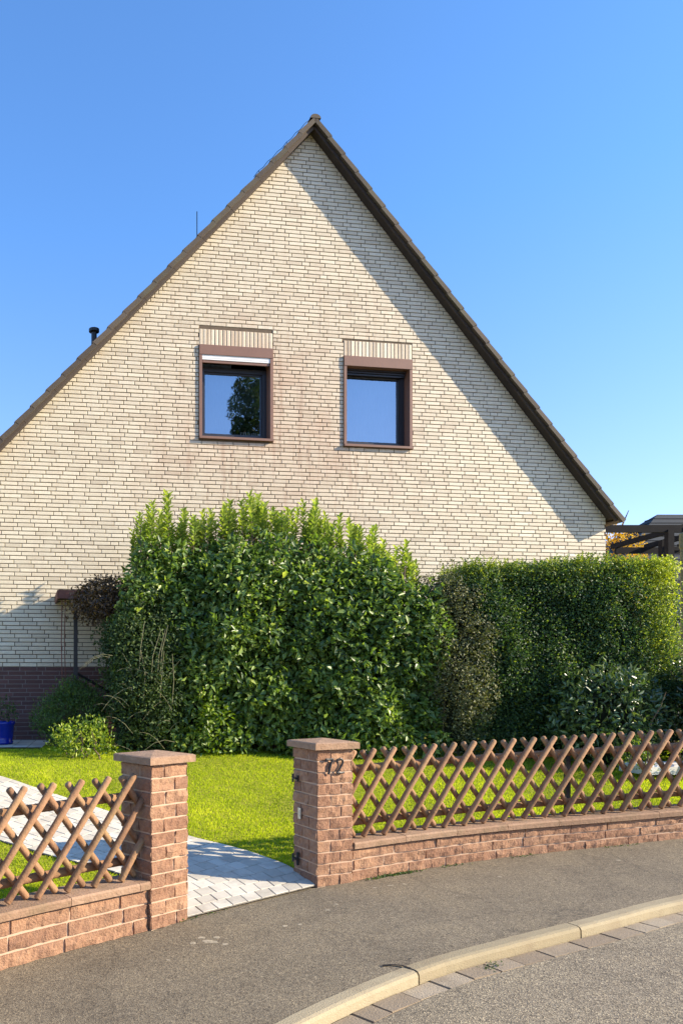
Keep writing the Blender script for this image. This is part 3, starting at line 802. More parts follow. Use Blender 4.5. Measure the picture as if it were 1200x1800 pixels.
# windows
def window(Wd, blind, reflect):
    u0, u1, z0, z1 = Wd
    wn = MB(); pr_ = .030; dp = .215; sd = .045; topb = .155 if not blind else .150; bot = .035
    # sheet casing lining the opening
    wn.box(((u0 + sd / 2), (dp - pr_) / 2, (z0 + z1) / 2), (sd, dp + pr_, z1 - z0))
    wn.box(((u1 - sd / 2), (dp - pr_) / 2, (z0 + z1) / 2), (sd, dp + pr_, z1 - z0))
    wn.box(((u0 + u1) / 2, (dp - pr_) / 2 - .003, z1 - topb / 2), (u1 - u0 - .004, dp + pr_ + .006, topb))
    wn.box(((u0 + u1) / 2, (dp - .060) / 2, z0 + bot / 2 - .004), (u1 - u0 + .004, dp + .060, bot))
    f = wn.build('window', M['casing'], house)
    i0, i1, j0, j1 = u0 + sd, u1 - sd, z0 + bot, z1 - topb
    if blind:
        b = MB(); b.box(((i0 + i1) / 2, -.006, j1 - .038), (i1 - i0 - .004, .030, .076)); 
        for q_ in range(2): b.box(((i0 + i1) / 2, -.0225, j1 - .012 - q_ * .036), (i1 - i0 - .03, .003, .005))
        b.build('roller_blind', M['white'], f)
        b = MB(); b.box(((i0 + i1) / 2, .000, j1 - .098), (i1 - i0 - .02, .026, .040)); b.build('blind_end_rail', M['casing'], f)
        j1 -= .12
    else:
        b = MB()
        for q_ in range(3): b.box(((i0 + i1) / 2, .08 + .02 * q_, j1 - .015 - .03 * q_), (i1 - i0 - .02, .014, .022))
        b.build('roller_blind', M['frame'], f)
    fw = .070; m = MB(); y = dp - .06
    for (a, b_, c, d2) in ((i0, i1, j0, j0 + fw + .02), (i0, i1, j1 - fw, j1), (i0, i0 + fw, j0, j1), (i1 - fw, i1, j0, j1)):
        m.box(((a + b_) / 2, y + .035 + (.002 if b_ - a < .2 else 0), (c + d2) / 2), (b_ - a, .07, d2 - c))
    s_ = .022; a0, a1, c0, c1 = i0 + fw, i1 - fw, j0 + fw + .02, j1 - fw
    for (a, b_, c, d2) in ((a0, a1, c0, c0 + s_), (a0, a1, c1 - s_, c1), (a0, a0 + s_, c0, c1), (a1 - s_, a1, c0, c1)):
        m.box(((a + b_) / 2, y + .042 + (.002 if b_ - a < .2 else 0), (c + d2) / 2), (b_ - a, .03, d2 - c))
    m.build('window_frame', M['frame'], f)
    g_ = MB(); g_.add([(a0 + .01, y + .05, c0 + .01), (a1 - .01, y + .05, c0 + .01), (a1 - .01, y + .05, c1 - .01), (a0 + .01, y + .05, c1 - .01)], [(0, 1, 2, 3)]); g_.build('pane', M['glass'], f)
    return f, (a0, a1, c0, c1, y)
f1, (a0, a1, c0, c1, yy) = window(W1, True, True)
# a pale net curtain fills the left half, a rounded olive drape the right half
def cloth(m, ua, ub, za, zb, y, amp, n=26, top=None):
    V = []
    for i in range(n + 1):
        u = ua + (ub - ua) * i / n; zt_ = zb if top is None else top(i / n)
        for z in (za, (za + zt_) / 2, zt_): V.append((u, y + amp * math.sin(i * 1.9), z))
    m.add(V, [(i * 3 + k, (i + 1) * 3 + k, (i + 1) * 3 + k + 1, i * 3 + k + 1) for i in range(n) for k in (0, 1)])
cm = a0 + (a1 - a0) * .50
m = MB(); cloth(m, a0 - .1, cm + .02, c0 - .1, c1 + .2, yy + .20, .004); m.build('net_curtain', M['curtain'], f1)
m = MB(); cloth(m, cm, a1 + .15, c0 + (c1 - c0) * .36, 0, yy + .16, .012, top=lambda q: c0 + (c1 - c0) * (.80 + .15 * math.sin(min(1, q * 1.6) * math.pi / 2))); m.build('drape', M['drape'], f1)
m = MB(); m.box((cm + .30, yy + .10, c0 + .03), (.34, .03, .02))
for i in range(9):
    x = cm + .16 + .035 * i + random.uniform(-.01, .01); m.box((x, yy + .10, c0 + .05), (.02, .022, .04 + .04 * random.random()), tone=.5)
m.build('sill_flowers', M['flower'], f1)
f2, (a0, a1, c0, c1, yy) = window(W2, False, True)
m = MB(); cloth(m, a0 - .1, a1 + .1, c0 - .1, c1 + .2, yy + .25, .006, 50); m.build('net_curtain', M['curtain'], f2)

# ------------------------------------------------------------------ lean-to canopy by the house wall
cn = empty('garden_canopy', 'low brown flat canopy on a thin dark post, half overgrown by the reddish climber', 'canopy', (HO[0], HO[1], 0), TH)
m = MB(); m.box((-2.4, -.42, 2.785), (3.14, .80, .065)); m.build('roof_board', M['darkwood'], cn)
m = MB(); m.box((-2.4, -.835, 2.755), (3.16, .025, .12)); m.box((-3.985, -.42, 2.755), (.025, .81, .12)); m.build('fascia', M['rust'], cn)
m = MB(); m.box((-3.74, -.78, 1.69), (.055, .055, 2.10)); m.build('post', M['iron'], cn)
m = MB(); m.tube([(-3.74, -.78, 1.66), (-3.25, -.72, 1.38)], .020, 6); m.build('brace', M['iron'], cn)
for q_ in (-3.93, -3.885):
    m = MB(); m.tube([(q_, -.78, 2.68), (q_ - .01, -.77, 2.1), (q_ + .005, -.77, 1.45)], .007, 6); m.build('hanging_rod', M['rust'], cn)

# ------------------------------------------------------------------ planting helpers
def unit(n): v = rng.normal(size=(n, 3)); return v / np.linalg.norm(v, axis=1, keepdims=True)
def clump_leaves(centres, radii, per, L, W, tone=(.45, .18), up=.2, out=.6, squash=1.0, box=None, lightN=None, shell=(.72, 1.08)):
    """leaves on the surfaces of many small clumps; returns arrays for leaf_mesh"""
    Ps, Ds, Ns, Ts = [], [], [], []
    for c, r in zip(centres, radii):
        n = max(6, int(per * r * r)); d = unit(n); rr = r * rng.uniform(*shell, size=(n, 1))
        p = np.array(c) + d * rr * np.array([1, 1, squash]); tang = unit(n)
        D = tang * .8 + d * out + np.array([0, 0, up]); N = d * .9 + unit(n) * .55 + np.array([0, 0, .25])
        t0 = rng.normal(0, tone[1] * .6)
        Ps.append(p); Ds.append(D); Ns.append(N); Ts.append(np.clip(tone[0] + t0 + rng.normal(0, tone[1], n), 0, 1))
    P = np.concatenate(Ps); D = np.concatenate(Ds); N = np.concatenate(Ns); T = np.concatenate(Ts)
    if box is not None:
        lo, hi = np.array(box[0]), np.array(box[1]); jit = rng.exponential(.018, size=P.shape)
        P = np.where(P < lo, lo - jit * .7 + .0, P); P = np.where(P > hi, hi + jit * .7, P)
    n = len(P)
    return P, D, N, np.full(n, 1.) * L * rng.uniform(.6, 1.2, n), np.full(n, 1.) * W * rng.uniform(.7, 1.2, n), T
def merge(sets): return [np.concatenate([s[i] for s in sets]) for i in range(6)]
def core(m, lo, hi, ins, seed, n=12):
    """uneven solid fill behind the leaves, with the inner shade in its colour"""
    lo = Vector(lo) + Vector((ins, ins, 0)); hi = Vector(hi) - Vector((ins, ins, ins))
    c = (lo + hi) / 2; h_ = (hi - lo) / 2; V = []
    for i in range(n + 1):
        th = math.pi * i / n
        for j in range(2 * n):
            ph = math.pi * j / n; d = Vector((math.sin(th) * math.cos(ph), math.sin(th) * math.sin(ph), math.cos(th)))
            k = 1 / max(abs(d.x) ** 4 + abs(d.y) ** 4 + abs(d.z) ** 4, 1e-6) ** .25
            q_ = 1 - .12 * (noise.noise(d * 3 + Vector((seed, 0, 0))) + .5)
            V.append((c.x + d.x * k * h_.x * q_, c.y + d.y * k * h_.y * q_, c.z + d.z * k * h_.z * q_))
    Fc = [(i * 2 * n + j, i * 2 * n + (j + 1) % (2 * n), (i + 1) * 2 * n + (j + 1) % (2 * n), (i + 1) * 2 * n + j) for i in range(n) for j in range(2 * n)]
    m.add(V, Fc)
def stems(m, x0, x1, y, n, z0, h, r=.02, lean=.25):
    for i in range(n):
        x = x0 + (x1 - x0) * (i + .5) / n + random.uniform(-.1, .1); yy_ = y + random.uniform(-.15, .15)
        pts = [(x, yy_, z0 - .05)]; dx, dy = random.uniform(-lean, lean), random.uniform(-lean, lean)
        for k in range(1, 6): pts.append((x + dx * k / 5 + random.uniform(-.03, .03), yy_ + dy * k / 5, z0 + h * k / 5))
        m.tube(pts, [r * (1 - .14 * k) for k in range(6)], 6)

# ------------------------------------------------------------------ big cherry laurel
lx0, lx1, ly0, ly1 = -.10, 3.90, 9.80, 11.15
def laurel_top(x):
    px_ = x
    return float(np.interp(px_, [-.1, .02, .35, .7, 1.0, 1.5, 2.0, 2.5, 3.0, 3.3, 3.6, 3.9], [2.8, 3.40, 3.52, 3.36, 3.50, 3.60, 3.52, 3.42, 3.32, 3.22, 3.02, 2.7]))
la = empty('laurel_hedge', 'tall glossy cherry laurel hedge with upright shoots in front of the gable', 'hedge', (1.9, 10.4, HZ))
def rel(P, o): return P - np.array(o.location, dtype=float)
cs, rs = [], []
for k in range(1500):
    x = random.uniform(lx0, lx1); zt_ = laurel_top(x); z = HZ + .06 + (zt_ - HZ - .24) * random.random()
    fr = (z - HZ) / (zt_ - HZ)
    yf = ly0 + .30 * noise.noise(Vector((x * 1.2, z * .8, 3))) + .16 * noise.noise(Vector((x * 3, z * 3, 9))) + (.30 * max(0, fr - .8) / .2) + .12
    y = yf if random.random() < .62 else random.uniform(yf, ly1)
    if y > yf + .25 and z < zt_ - .5 and lx0 + .35 < x < lx1 - .35: continue
    cs.append((x, y, z)); rs.append(random.uniform(.11, .21))
A_ = merge([clump_leaves(cs[::2], rs[::2], 1500, .115, .056, (.43, .18), up=-.25, out=.8), clump_leaves(cs[1::2], rs[1::2], 1600, .085, .040, (.40, .17), up=.05, out=.7)])
# upright leafy shoots along the top
sh = MB(); P_, D_, N_, T_ = [], [], [], []
for k in range(170):
    x = lx0 + .08 + (lx1 - lx0 - .16) * ((k * .618034) % 1); zt_ = laurel_top(x) - .10; h = random.uniform(.16, .50) * (1.1 if x < 2.8 else .9)
    if k % 9 == 0: h *= 1.35
    y = random.uniform(ly0 + .35, ly1 - .1); dx, dy = random.uniform(-.07, .09), random.uniform(-.06, .04)
    sh.tube([(x - 1.9, y - 10.4, zt_ - .4 - HZ), (x + dx * .5 - 1.9, y - 10.4, zt_ + h * .5 - HZ), (x + dx - 1.9, y + dy - 10.4, zt_ + h - HZ)], [.008, .006, .003], 5)
    nl = int(h / .013)
    for i in range(nl):
        q_ = i / nl; az = i * 2.4 + random.uniform(-.4, .4); b = Vector((x + dx * q_, y + dy * q_, zt_ + h * q_ + .02))
        dd = Vector((math.cos(az), math.sin(az), .45 + .8 * q_)).normalized()
        P_.append(b); D_.append(dd); N_.append(Vector((-math.cos(az) * .6, -math.sin(az) * .6, .8)) + Vector((random.uniform(-.3, .3), random.uniform(-.3, .3), 0))); T_.append(min(1, random.gauss(.68 + .16 * q_, .11)))
n = len(P_)
B_ = (np.array(P_), np.array(D_), np.array(N_), .105 * rng.uniform(.7, 1.15, n), .050 * rng.uniform(.8, 1.15, n), np.clip(np.array(T_), 0, 1))
L_ = merge([A_, B_]); leaf_mesh('foliage', rel(L_[0], la), *L_[1:], M['laurel'], la)
m = MB(); stems(m, lx0 - 1.9 + .3, lx1 - 1.9 - .3, .0, 16, 0, 2.4, .03)
for v in sh.v: pass
m.v_off = len(m.v); m.add(sh.v, sh.f); m.build('stems', M['bark'], la)
m = MB(); core(m, (lx0 - 1.9 + .05, ly0 - 10.4 + .15, -.1), (lx1 - 1.9 - .05, ly1 - 10.4, 2.62), .16, 4); m.build('inner_dark_fill', M['core'], la)

# ------------------------------------------------------------------ clipped privet hedge
px0, px1, py0, py1 = 4.35, 6.98, 9.86, 11.0
ph_ = empty('clipped_hedge', 'broad clipped dark green privet hedge with flat top right of the laurel', 'hedge', (5.7, 10.4, HZ))
cs, rs = [], []
def ptop(x): return 3.03 + .05 * noise.noise(Vector((x * 1.6, 5, 0))) + (.04 if x > 5.5 else 0)
for k in range(2600):
    x = random.uniform(px0, px1); z = random.uniform(HZ, ptop(x)); side = random.random()
    bul = .15 * noise.noise(Vector((x * 1.0, z * .9, 21))) + .09 * noise.noise(Vector((x * 3.2, z * 3.2, 2)))
    if side < .62: y = py0 + .10 + bul
    elif side < .85: y = random.uniform(py0, py1); z = ptop(x) - .08
    elif side < .95: y = random.uniform(py0, py1); x = px1 - .08
    else: y = random.uniform(py0, py1); x = px0 + .05
    if z > ptop(x) - .22: y += .06
    cs.append((x, y, z)); rs.append(random.uniform(.08, .15))
A_ = clump_leaves(cs, rs, 3300, .040, .021, (.36, .17), up=.25, out=.6)
tt = A_[5]; pp = A_[0]; sunlit = np.clip((pp[:, 0] - 6.45) / .3, 0, 1) * .42 * np.clip((pp[:, 2] - 1.5) / .6, 0, 1) + np.clip((pp[:, 2] - 2.72) / .25, 0, 1) * .26  # sunlight on the right end and top put into the leaf tone as lime
A_ = A_[:5] + (np.clip(tt + sunlit, 0, 1),)
# short fresh shoots on top
m2 = []
for k in range(420):
    x = random.uniform(px0 - .1, px1 + .03); y = random.uniform(py0 + .02, py1 - .1); zt_ = ptop(x) - .02; h = random.uniform(.04, .16)
    for i in range(int(h / .009)):
        q_ = i * .009; az = i * 2.1; m2.append((x + .004 * i * math.cos(k), y, zt_ + q_, math.cos(az), math.sin(az)))
m2 = np.array(m2); n = len(m2)
B_ = (m2[:, :3], np.stack([m2[:, 3], m2[:, 4], np.full(n, .9)], 1), np.stack([-m2[:, 3] * .5, -m2[:, 4] * .5, np.full(n, .8)], 1) + rng.normal(0, .2, (n, 3)), .036 * rng.uniform(.7, 1.2, n), .018 * np.ones(n), np.clip(rng.normal(.82, .1, n), 0, 1))
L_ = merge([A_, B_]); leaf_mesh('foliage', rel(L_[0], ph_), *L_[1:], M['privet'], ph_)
m = MB(); stems(m, px0 - 5.7 + .2, px1 - 5.7 - .2, 0, 14, 0, 2.0, .022); m.build('stems', M['bark'], ph_)
m = MB(); core(m, (px0 - 5.7, py0 - 10.4 + .05, -.1), (px1 - 5.7, py1 - 10.4, 2.43), .12, 7); m.build('inner_dark_fill', M['core'], ph_)

def shrub(name, label, cat, lo, hi, mat, n, rr, per, L, W, tone, stem_mat='bark', nst=5, up=.2, out=.6, corem=.22, group=None, shapef=None, seed=0, with_core=True):
    cx_, cy_, z0 = (lo[0] + hi[0]) / 2, (lo[1] + hi[1]) / 2, lo[2]
    o = empty(name, label, cat, (cx_, cy_, z0), group=group)
    hw = np.array([(hi[i] - lo[i]) / 2 for i in range(3)]); c = np.array([cx_, cy_, (lo[2] + hi[2]) / 2]); cs, rs = [], []
    rs0 = random.Random(seed)
    for k in range(n):
        d = Vector((rs0.gauss(0, 1), rs0.gauss(0, 1), rs0.gauss(0, 1))).normalized(); q_ = rs0.uniform(.62, .95)
        lum = 1 + .38 * noise.noise(d * 2.2 + Vector((seed * 3.3, 0, 0)))
        p = c + np.array([d.x, d.y, d.z]) * hw * q_ * lum
        if shapef: p = shapef(p, c, hw)
        if p[2] < z0 + .03: p[2] = z0 + .03 + rs0.random() * .1
        cs.append(tuple(p)); rs.append(rs0.uniform(*rr))
    S_ = clump_leaves(cs, rs, per, L, W, tone, up=up, out=out)
    leaf_mesh('foliage', rel(S_[0], o), *S_[1:], M[mat], o)
    m = MB(); stems(m, -hw[0] * .5, hw[0] * .5, 0, nst, 0, hw[2] * 1.5, .012, hw[0] * .5); 
    if nst: m.build('stems', M[stem_mat], o)
    if with_core:
        m = MB(); core(m, (-hw[0] * .55, -hw[1] * .45, .0), (hw[0] * .55, hw[1] * .6, 1.75 * hw[2]), .02, seed + 2, 10); m.build('inner_dark_fill', M['core'], o)
    return o
# greyish olive bush between laurel and privet
shrub('olive_bush', 'tall greyish olive small leaved bush wedged between the laurel and the clipped hedge', 'bush', (3.72, 9.62, .60), (4.72, 10.6, 3.02), 'olive', 640, (.09, .16), 4200, .038, .022, (.42, .2), seed=3,
      shapef=lambda p, c, hw: p + np.array([(.10 * (c[2] - p[2]) / hw[2]), 0, 0]))
# leathery bush in front right, and the dark one at the picture edge
shrub('rhododendron', 'glossy leathery bush standing in front of the clipped hedge, left of the darkest bush', 'bush', (5.25, 9.15, .52), (6.55, 10.0, 1.72), 'rhodo', 230, (.10, .17), 1300, .095, .036, (.55, .2), seed=5, out=.8, up=.1)
shrub('evergreen_bush', 'very dark broad evergreen bush at the right end of the hedge', 'bush', (6.55, 8.9, .50), (8.0, 10.1, 2.02), 'rhodo', 260, (.10, .18), 1200, .085, .036, (.30, .18), seed=6, out=.8)
shrub('small_golden_shrub', 'small yellowish shrub behind the lattice fence at the foot of the dark bushes', 'shrub', (5.62, 8.75, .46), (6.02, 9.1, .92), 'lime', 40, (.05, .09), 2500, .035, .018, (.30, .2), seed=8, nst=3, with_core=False)
shrub('small_reddish_shrub', 'small reddish brown shrub behind the fence at the right picture edge', 'shrub', (6.22, 8.6, .46), (6.65, 9.0, 1.02), 'redleaf', 40, (.05, .09), 2500, .032, .018, (.6, .2), seed=9, nst=3, with_core=False)
# left side: dark twiggy shrub, climber, conifer-like bush, golden shrub, fresh shoots
tw = shrub('twiggy_shrub', 'dark small leaved shrub with pale arching bare twigs at the left end of the laurel', 'shrub', (-.52, 9.45, .60), (.55, 10.6, 2.75), 'dark', 520, (.11, .18), 3000, .050, .027, (.45, .2), seed=12, out=.7, up=.0,
      shapef=lambda p, c, hw: p + np.array([.18 * max(0, (c[2] - p[2]) / hw[2]) + .12, 0, 0]))
m = MB()
for k in range(22):
    x, z = random.uniform(-.35, .5), random.uniform(-.1, 1.4); a = random.choice((-1, -1, -1, 1)) * random.uniform(.15, .50); up_ = random.uniform(.0, .5)
    y = -.52 + random.uniform(-.06, .08)
    pts = [(x + a * q_ * .9, y - .10 * q_, z + up_ * q_ - .75 * abs(a) * q_ * q_) for q_ in (0, .3, .6, .85, 1.0)]
    m.tube(pts, [.0038, .0036, .003, .0022, .0012], 5)
for k in range(7):
    x = random.uniform(.0, .45); z = random.uniform(.6, 1.2); m.tube([(x, -.55, z), (x + .02, -.58, z + .3), (x + .03 + random.uniform(-.1, .1), -.56, z + .62)], [.006, .005, .003], 6)
m.build('bare_twigs', M['paletwig'], tw)
shrub('climbing_plant', 'reddish brown climber hanging over the brown canopy', 'climber', (-.90, 9.95, 2.35), (.35, 11.0, 2.92), 'redleaf', 300, (.08, .14), 2300, .045, .026, (.42, .22), seed=14, nst=4, with_core=False)
shrub('soft_green_bush', 'loose dull green bush with fine foliage in front of the dark plinth', 'bush', (-1.38, 10.0, .64), (-.30, 10.8, 1.50), 'conifer', 210, (.09, .17), 2300, .055, .016, (.42, .2), seed=16, up=.5, with_core=False,
      shapef=lambda p, c, hw: p + np.array([(c[0] - p[0]) * .35 * max(0, (p[2] - c[2]) / hw[2]), 0, 0]))
shrub('golden_shrub', 'bright yellow green low shrub on the lawn edge beside the laurel', 'shrub', (-1.02, 9.0, .58), (-.25, 9.75, 1.10), 'lime', 90, (.06, .12), 1700, .055, .024, (.45, .25), seed=18, up=.5, nst=5, with_core=False)
shrub('young_laurel', 'pale lime fresh shoots growing at the foot of the laurel hedge', 'shrub', (.75, 9.5, .60), (1.28, 9.85, 1.42), 'lime', 46, (.06, .12), 700, .085, .04, (.16, .15), seed=19, up=.2, nst=0, with_core=False)

# potted plant by the wall
pt = empty('flower_pot', 'glossy cobalt blue flower pot with a dark plant at the left house wall', 'pot', (-1.86, 10.75, HZ + .024))
m = MB()
prof = [(.155, 0), (.165, .03), (.150, .05), (.165, .12), (.175, .26), (.190, .285), (.190, .315), (.165, .315), (.155, .24)]
V = []; ns = 28
for r_, z in prof:
    for i in range(ns): th = 2 * math.pi * i / ns; V.append((r_ * math.cos(th), r_ * math.sin(th), z))
m.add(V, [(k * ns + i, k * ns + (i + 1) % ns, (k + 1) * ns + (i + 1) % ns, (k + 1) * ns + i) for k in range(len(prof) - 1) for i in range(ns)] + [tuple(range(ns))[::-1]])
m.build('pot', M['blue'], pt, True)
m = MB(); m.add([(.16 * math.cos(2 * math.pi * i / 20), .16 * math.sin(2 * math.pi * i / 20), .26) for i in range(20)], [tuple(range(20))]); m.build('potting_soil', M['soil'], pt)
shrub('potted_shrub', 'sparse dark plant growing in the blue pot', 'plant', (-2.06, 10.55, .92), (-1.62, 10.95, 1.32), 'dark', 26, (.05, .09), 1500, .06, .025, (.5, .25), seed=21, nst=3, with_core=False)
# pale stone slab on the lawn
m = MB(); m.box((0, 0, .045), (1.3, .42, .09)); m.box((0, 0, .10), (1.22, .36, .02))
o = m.build('stone_slab', M['marble']); o.location = (6.50, 9.12, gz(6.4, 9.1) + .03); o.rotation_euler = (0, 0, R(6))
tag(o, 'low pale stone slab lying on the lawn behind the long lattice fence', 'slab')

# ------------------------------------------------------------------ lawn grass
def blades(n, xr, yr, hgt, keep, tone=(.5, .2)):
    out = []
    xs = rng.uniform(*xr, n); ys = rng.uniform(*yr, n)
    for x, y in zip(xs, ys):
        if keep(x, y): out.append((x, y))
    return out
GX = np.arange(-6, 10.01, .1); GY = np.arange(3, 13.01, .1)
TG = np.array([[tdist(x, y) for y in GY] for x in GX]); ZG = np.array([[gz(x, y) for y in GY] for x in GX])
IN = np.array([[inside_path(x, y) for y in np.arange(3, 13.01, .04)] for x in np.arange(-6, 10.01, .04)])
def gl(G, x, y):
    fx = np.clip((x + 6) / .1, 0, len(GX) - 1.001); fy = np.clip((y - 3) / .1, 0, len(GY) - 1.001)
    i = fx.astype(int); j = fy.astype(int); a = fx - i; b = fy - j
    return G[i, j] * (1 - a) * (1 - b) + G[i + 1, j] * a * (1 - b) + G[i, j + 1] * (1 - a) * b + G[i + 1, j + 1] * a * b
n = 460000
x = rng.uniform(-3.2, 8.5, n); y = 5.0 + 5.6 * rng.random(n) ** 1.25
t_ = gl(TG, x, y); z = gl(ZG, x, y)
ins_ = IN[np.clip(((x + 6) / .04 + .5).astype(int), 0, IN.shape[0] - 1), np.clip(((y - 3) / .04 + .5).astype(int), 0, IN.shape[1] - 1)]
vis = (x * 1350 / y + 237 > -60) & (x * 1350 / y + 237 < 1260)
ok = (t_ > .27) & ~ins_ & vis & ~((x < -1.25) & (y > 10.1))
x, y, z = x[ok], y[ok], z[ok]; n = len(x)
az = rng.uniform(0, 2 * np.pi, n); lean = rng.uniform(.1, .8, n)
P = np.stack([x, y, z - .004], 1); D = np.stack([np.cos(az) * lean, np.sin(az) * lean, np.ones(n)], 1); N = np.stack([np.cos(az + 1.5), np.sin(az + 1.5), rng.uniform(-.2, .6, n)], 1)
patch_ = np.array([noise.noise(Vector((a * .9, b * .9, 1))) + .6 * noise.noise(Vector((a * 3.5, b * 3.5, 4))) for a, b in zip(x[::1], y[::1])])
T = np.clip(.48 + .36 * patch_ + rng.normal(0, .18, n), 0, 1)
gr = leaf_mesh('lawn_grass', P, D, N, rng.uniform(.014, .036, n) * (1 + .3 * patch_), rng.uniform(.004, .008, n), T, M['grass'], None, .1)
tag(gr, 'short bright green mown grass of the front lawn', 'grass', kind='stuff')
# weeds at the wall foot
x = np.array([]); ws = []
for (xc, n_) in ((1.95, 120), (2.15, 90), (2.05, 60), (.42, 25), (3.3, 25), (2.6, 30), (4.2, 20)):
    for k in range(n_):
        s_ = sx(xc) + random.gauss(0, .09); a = F.at(s_, random.uniform(-.035, .012)); ws.append((a[0], a[1], zs(a[0])))
for k in range(50):
    a = K.at(K.s[np.argmin(np.abs(K.p[:, 0] - 1.95))] + random.gauss(0, .05), -KW - .06 + random.gauss(0, .02)); ws.append((a[0], a[1], kz(a[0]) - .065))
ws = np.array(ws); n = len(ws); az = rng.uniform(0, 6.28, n)
wd = leaf_mesh('weeds', ws, np.stack([np.cos(az), np.sin(az), rng.uniform(.2, 1, n)], 1), unit(n) + np.array([0, 0, .8]), rng.uniform(.012, .03, n), rng.uniform(.006, .012, n), np.clip(rng.normal(.35, .2, n), 0, 1), M['conifer'])
tag(wd, 'tiny green weeds and moss tufts along the wall foot and gutter', 'weeds', kind='stuff')

# ------------------------------------------------------------------ marks on the pavement
m = MB()
def blot(x, y, rx_, ry_, seed, z=.0025):
    n = 14; V = [(x, y, zs(x) + .018 * tdist(x, y) + z)]
    for i in range(n):
        th = 2 * math.pi * i / n; k = 1 + .75 * noise.noise(Vector((math.cos(th) * 1.9, math.sin(th) * 1.9, seed))); xx = x + rx_ * k * math.cos(th); yy2 = y + ry_ * k * math.sin(th)
        V.append((xx, yy2, zs(xx) + .018 * tdist(xx, yy2) + z - .001))
    m.add(V, [(0, i + 1, (i + 1) % n + 1) for i in range(n)])
for (x, y, a, b) in ((.46, 4.80, .040, .030), (.42, 4.87, .028, .022), (.52, 4.86, .025, .018), (.36, 4.78, .022, .020), (.56, 4.74, .020, .016), (.50, 4.78, .022, .018),
                     (.14, 3.93, .052, .026), (.98, 5.02, .016, .014), (1.08, 5.04, .018, .012), (1.12, 4.93, .013, .010), (1.33, 5.30, .018, .012), (1.42, 5.42, .014, .010),
                     (.20, 4.52, .018, .012), (.05, 4.42, .012, .009), (-.35, 4.12, .016, .011), (-.05, 3.75, .010, .01), (1.93, 5.80, .022, .012), (2.04, 5.82, .016, .010), (1.80, 5.76, .014, .012), (2.8, 5.9, .02, .012), (2.3, 5.5, .01, .01), (3.9, 6.2, .02, .012), (1.7, 5.1, .012, .01)):
    blot(x, y, a, b, x * 9)
tag(m.build('pavement_lichen', M['spot']), 'scattered pale lichen blotches on the asphalt pavement', 'lichen', kind='stuff')
# open tarred kerb joint with a strip of tar running on to the pavement
m = MB(); kq = K.s[np.argmin(np.abs(K.p[:, 0] - 1.50))]
P = [(*K.at(kq - .08, .085), 0), (*K.at(kq - .03, .06), 0), (*K.at(kq, .015), 0), (*K.at(kq + .004, -.04), 0), (*K.at(kq + .004, -.085), 0)]
hz = [.004, .004, .004, .003, -.004]
V = []
for i, p in enumerate(P):
    a = Vector(P[max(i - 1, 0)]); b = Vector(P[min(i + 1, 4)]); d_ = (b - a).normalized(); nrm = Vector((-d_.y, d_.x, 0)) * (.009 if i < 4 else .006)
    V += [(p[0] + nrm.x, p[1] + nrm.y, kz(p[0]) + hz[i]), (p[0] - nrm.x, p[1] - nrm.y, kz(p[0]) + hz[i])]
m.add(V, [(i * 2, i * 2 + 1, i * 2 + 3, i * 2 + 2) for i in range(4)])
tag(m.build('tar_seam', M['tar']), kind='structure')

# ------------------------------------------------------------------ beyond the hedge on the right
pg = empty('pergola', 'dark timber pergola with flat beams behind the right end of the hedge', 'pergola', (9.75, 14.2, HZ))
def pbox(nm, c, s_, rz=0): m = MB(); m.box((0, 0, 0), s_); o_ = m.build(nm, M['blacktimber'], pg); o_.location = c; o_.rotation_euler = (0, 0, rz)
for (x, y) in ((-.02, -.2), (.62, .9), (2.6, -.2), (2.6, 2.2)): pbox('post', (x, y, 1.82), (.11, .11, 3.64))
pbox('beam', (.9, -.2, 3.66), (4.2, .07, .13)); pbox('beam', (1.75, 2.2, 3.66), (2.5, .07, .13))
for k in range(4): pbox('rafter', (.55 + k * .72, 1.05, 3.775), (.07, 2.7, .10))
for k in range(2): pbox('brace', (.25 + k * 2.0, -.2, 3.30), (.6, .07, .07), 0); pg.children[-1].rotation_euler = (0, R(-45 if k == 0 else 45), 0)

nb = empty('neighbour_house', 'house with dark slate hip roof in the distance right of the gable', 'house', (29, 34, HZ), 0)
m = MB(); m.box((0, 0, 2.2), (20.4, 7.0, 4.9)); m.build('wall', M['render'], nb)
m = MB(); HX, HY, ZE, ZR = 10.7, 4.0, 4.75, 8.15; RX = 5.9
P = [(-HX, -HY, ZE), (HX, -HY, ZE), (HX, HY, ZE), (-HX, HY, ZE), (-RX, 0, ZR), (RX, 0, ZR), (-HX, -HY, ZE - .2), (HX, -HY, ZE - .2), (HX, HY, ZE - .2), (-HX, HY, ZE - .2)]
m.add(P, [(0, 1, 5, 4), (1, 2, 5), (2, 3, 4, 5), (3, 0, 4), (9, 8, 7, 6), (0, 6, 7, 1), (1, 7, 8, 2), (2, 8, 9, 3), (3, 9, 6, 0)])
for k in range(1, 14):
    q_ = k / 14; z = ZE + (ZR - ZE) * q_; y = -HY + HY * q_; xx = HX - (HX - RX) * q_
    m.tube([(-xx, y - .02, z), (xx, y - .02, z)], .025, 4, tone=.1); m.tube([(-xx - .02, y, z), (-xx - .02, -y, z)], .025, 4, tone=.1)
rf = m.build('roof', M['slate'], nb)
for x in (-3.5, 0, 3.5):
    m = MB(); m.box((x, -3.52, 2.3), (1.3, .08, 1.3)); f_ = m.build('window', M['white'], nb); m = MB(); m.box((x, -3.57, 2.3), (1.1, .03, 1.1)); m.build('pane', M['frame'], f_)
m = MB(); m.box((2.8, .3, 8.3), (.7, .7, 1.1)); m.build('chimney', M['plinth'], rf)
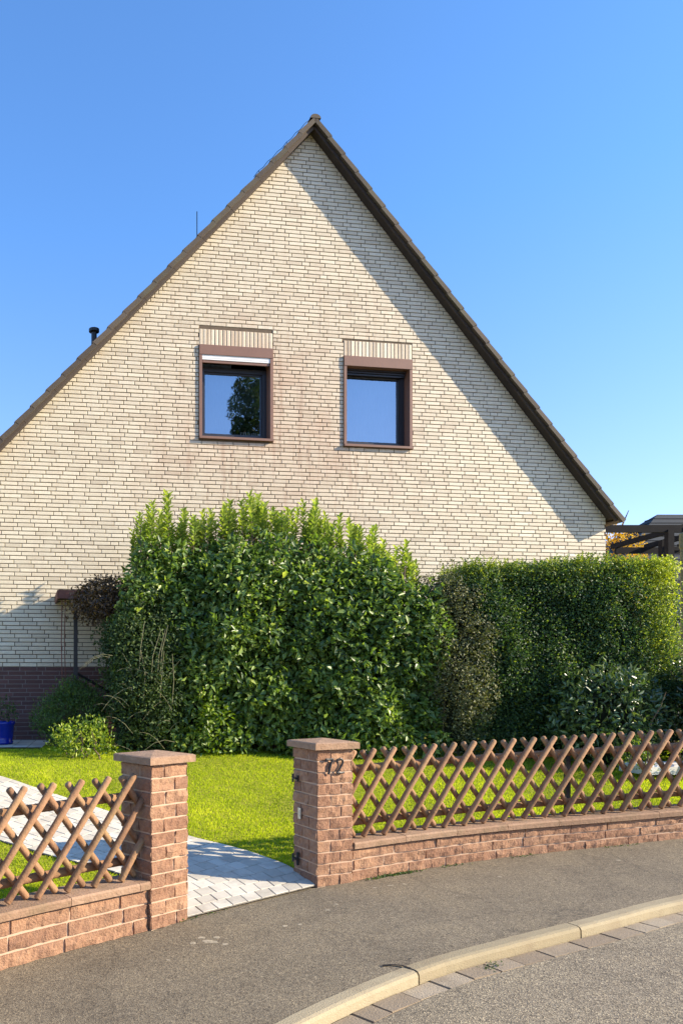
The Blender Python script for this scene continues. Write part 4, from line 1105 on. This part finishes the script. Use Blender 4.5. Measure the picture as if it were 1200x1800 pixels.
def tree(name, label, x, y, h, cr, mat, seed, k_=1.0):
    o = empty(name, label, 'tree', (x, y, HZ)); m = MB()
    m.tube([(0, 0, 0), (.1, .05, h * .3), (-.05, 0, h * .6), (0, 0, h * .9)], [.28 * k_, .2 * k_, .13 * k_, .03 * k_], 8)
    rd = random.Random(seed); cs, rs = [], []
    for k in range(11):
        a = k * 2.4; z = h * (.35 + .045 * k); l = cr * (1 - .05 * k) * .8; m.tube([(0, 0, z), (math.cos(a) * l * .5, math.sin(a) * l * .5, z + .5), (math.cos(a) * l, math.sin(a) * l, z + .9)], [.09 * k_, .06 * k_, .02 * k_], 5)
    m.build('trunk', M['bark'], o)
    for k in range(70):
        d = Vector((rd.gauss(0, 1), rd.gauss(0, 1), rd.gauss(0, 1))).normalized() * rd.uniform(.45, 1); cs.append((d.x * cr, d.y * cr, h * .66 + d.z * h * .33)); rs.append(rd.uniform(.35, .7) * k_)
    S_ = clump_leaves(cs, rs, 260 / k_ ** 2, .16 * k_, .10 * k_, (.5, .25)); leaf_mesh('crown', S_[0], *S_[1:], M[mat], o)
tree('autumn_tree', 'small orange and yellow autumn tree seen past the house corner', 13.75, 22.0, 5.95, .95, 'autumn', 3, .42)
shrub('boundary_bush', 'dark low bush beyond the hedge under the autumn tree', 'bush', (16.0, 24.5, .6), (18.6, 26.5, 4.9), 'dark', 160, (.2, .35), 600, .10, .05, (.35, .2), seed=31)
m = MB(); m.tube([(0, 0, 0), (0, 0, 3.3)], .045, 10); m.tube([(0, 0, 3.3), (0, 0, 3.32), (0, 0, 3.55), (0, 0, 3.57)], [.045, .06, .06, .03], 10)
o = m.build('garden_pole', M['paletwig']); o.location = (8.95, 12.55, HZ - .25); tag(o, 'thin pale pole at the right picture edge beside the pergola', 'pole')

# the slender tall tree across the street, which the left window mirrors
o = empty('street_tree', 'tall slender dark tree across the street, mirrored in the left window pane', 'tree', (11.40, -8.30, -.3)); m = MB()
m.tube([(0, 0, 0), (0, 0, 6), (0, 0, 14)], [.22, .15, .05], 8); m.build('trunk', M['bark'], o)
rd = random.Random(5); cs, rs = [], []
for k in range(170):
    z = rd.uniform(2.5, 15.1); a = rd.uniform(0, 6.28); w_ = .72 * min(1, (15.8 - z) / 2.2) ** .5 * rd.uniform(.4, 1); cs.append((math.cos(a) * w_, math.sin(a) * w_, z)); rs.append(rd.uniform(.35, .5))
S_ = clump_leaves(cs, rs, 700, .17, .11, (.35, .2)); leaf_mesh('crown', S_[0], *S_[1:], M['dark'], o)
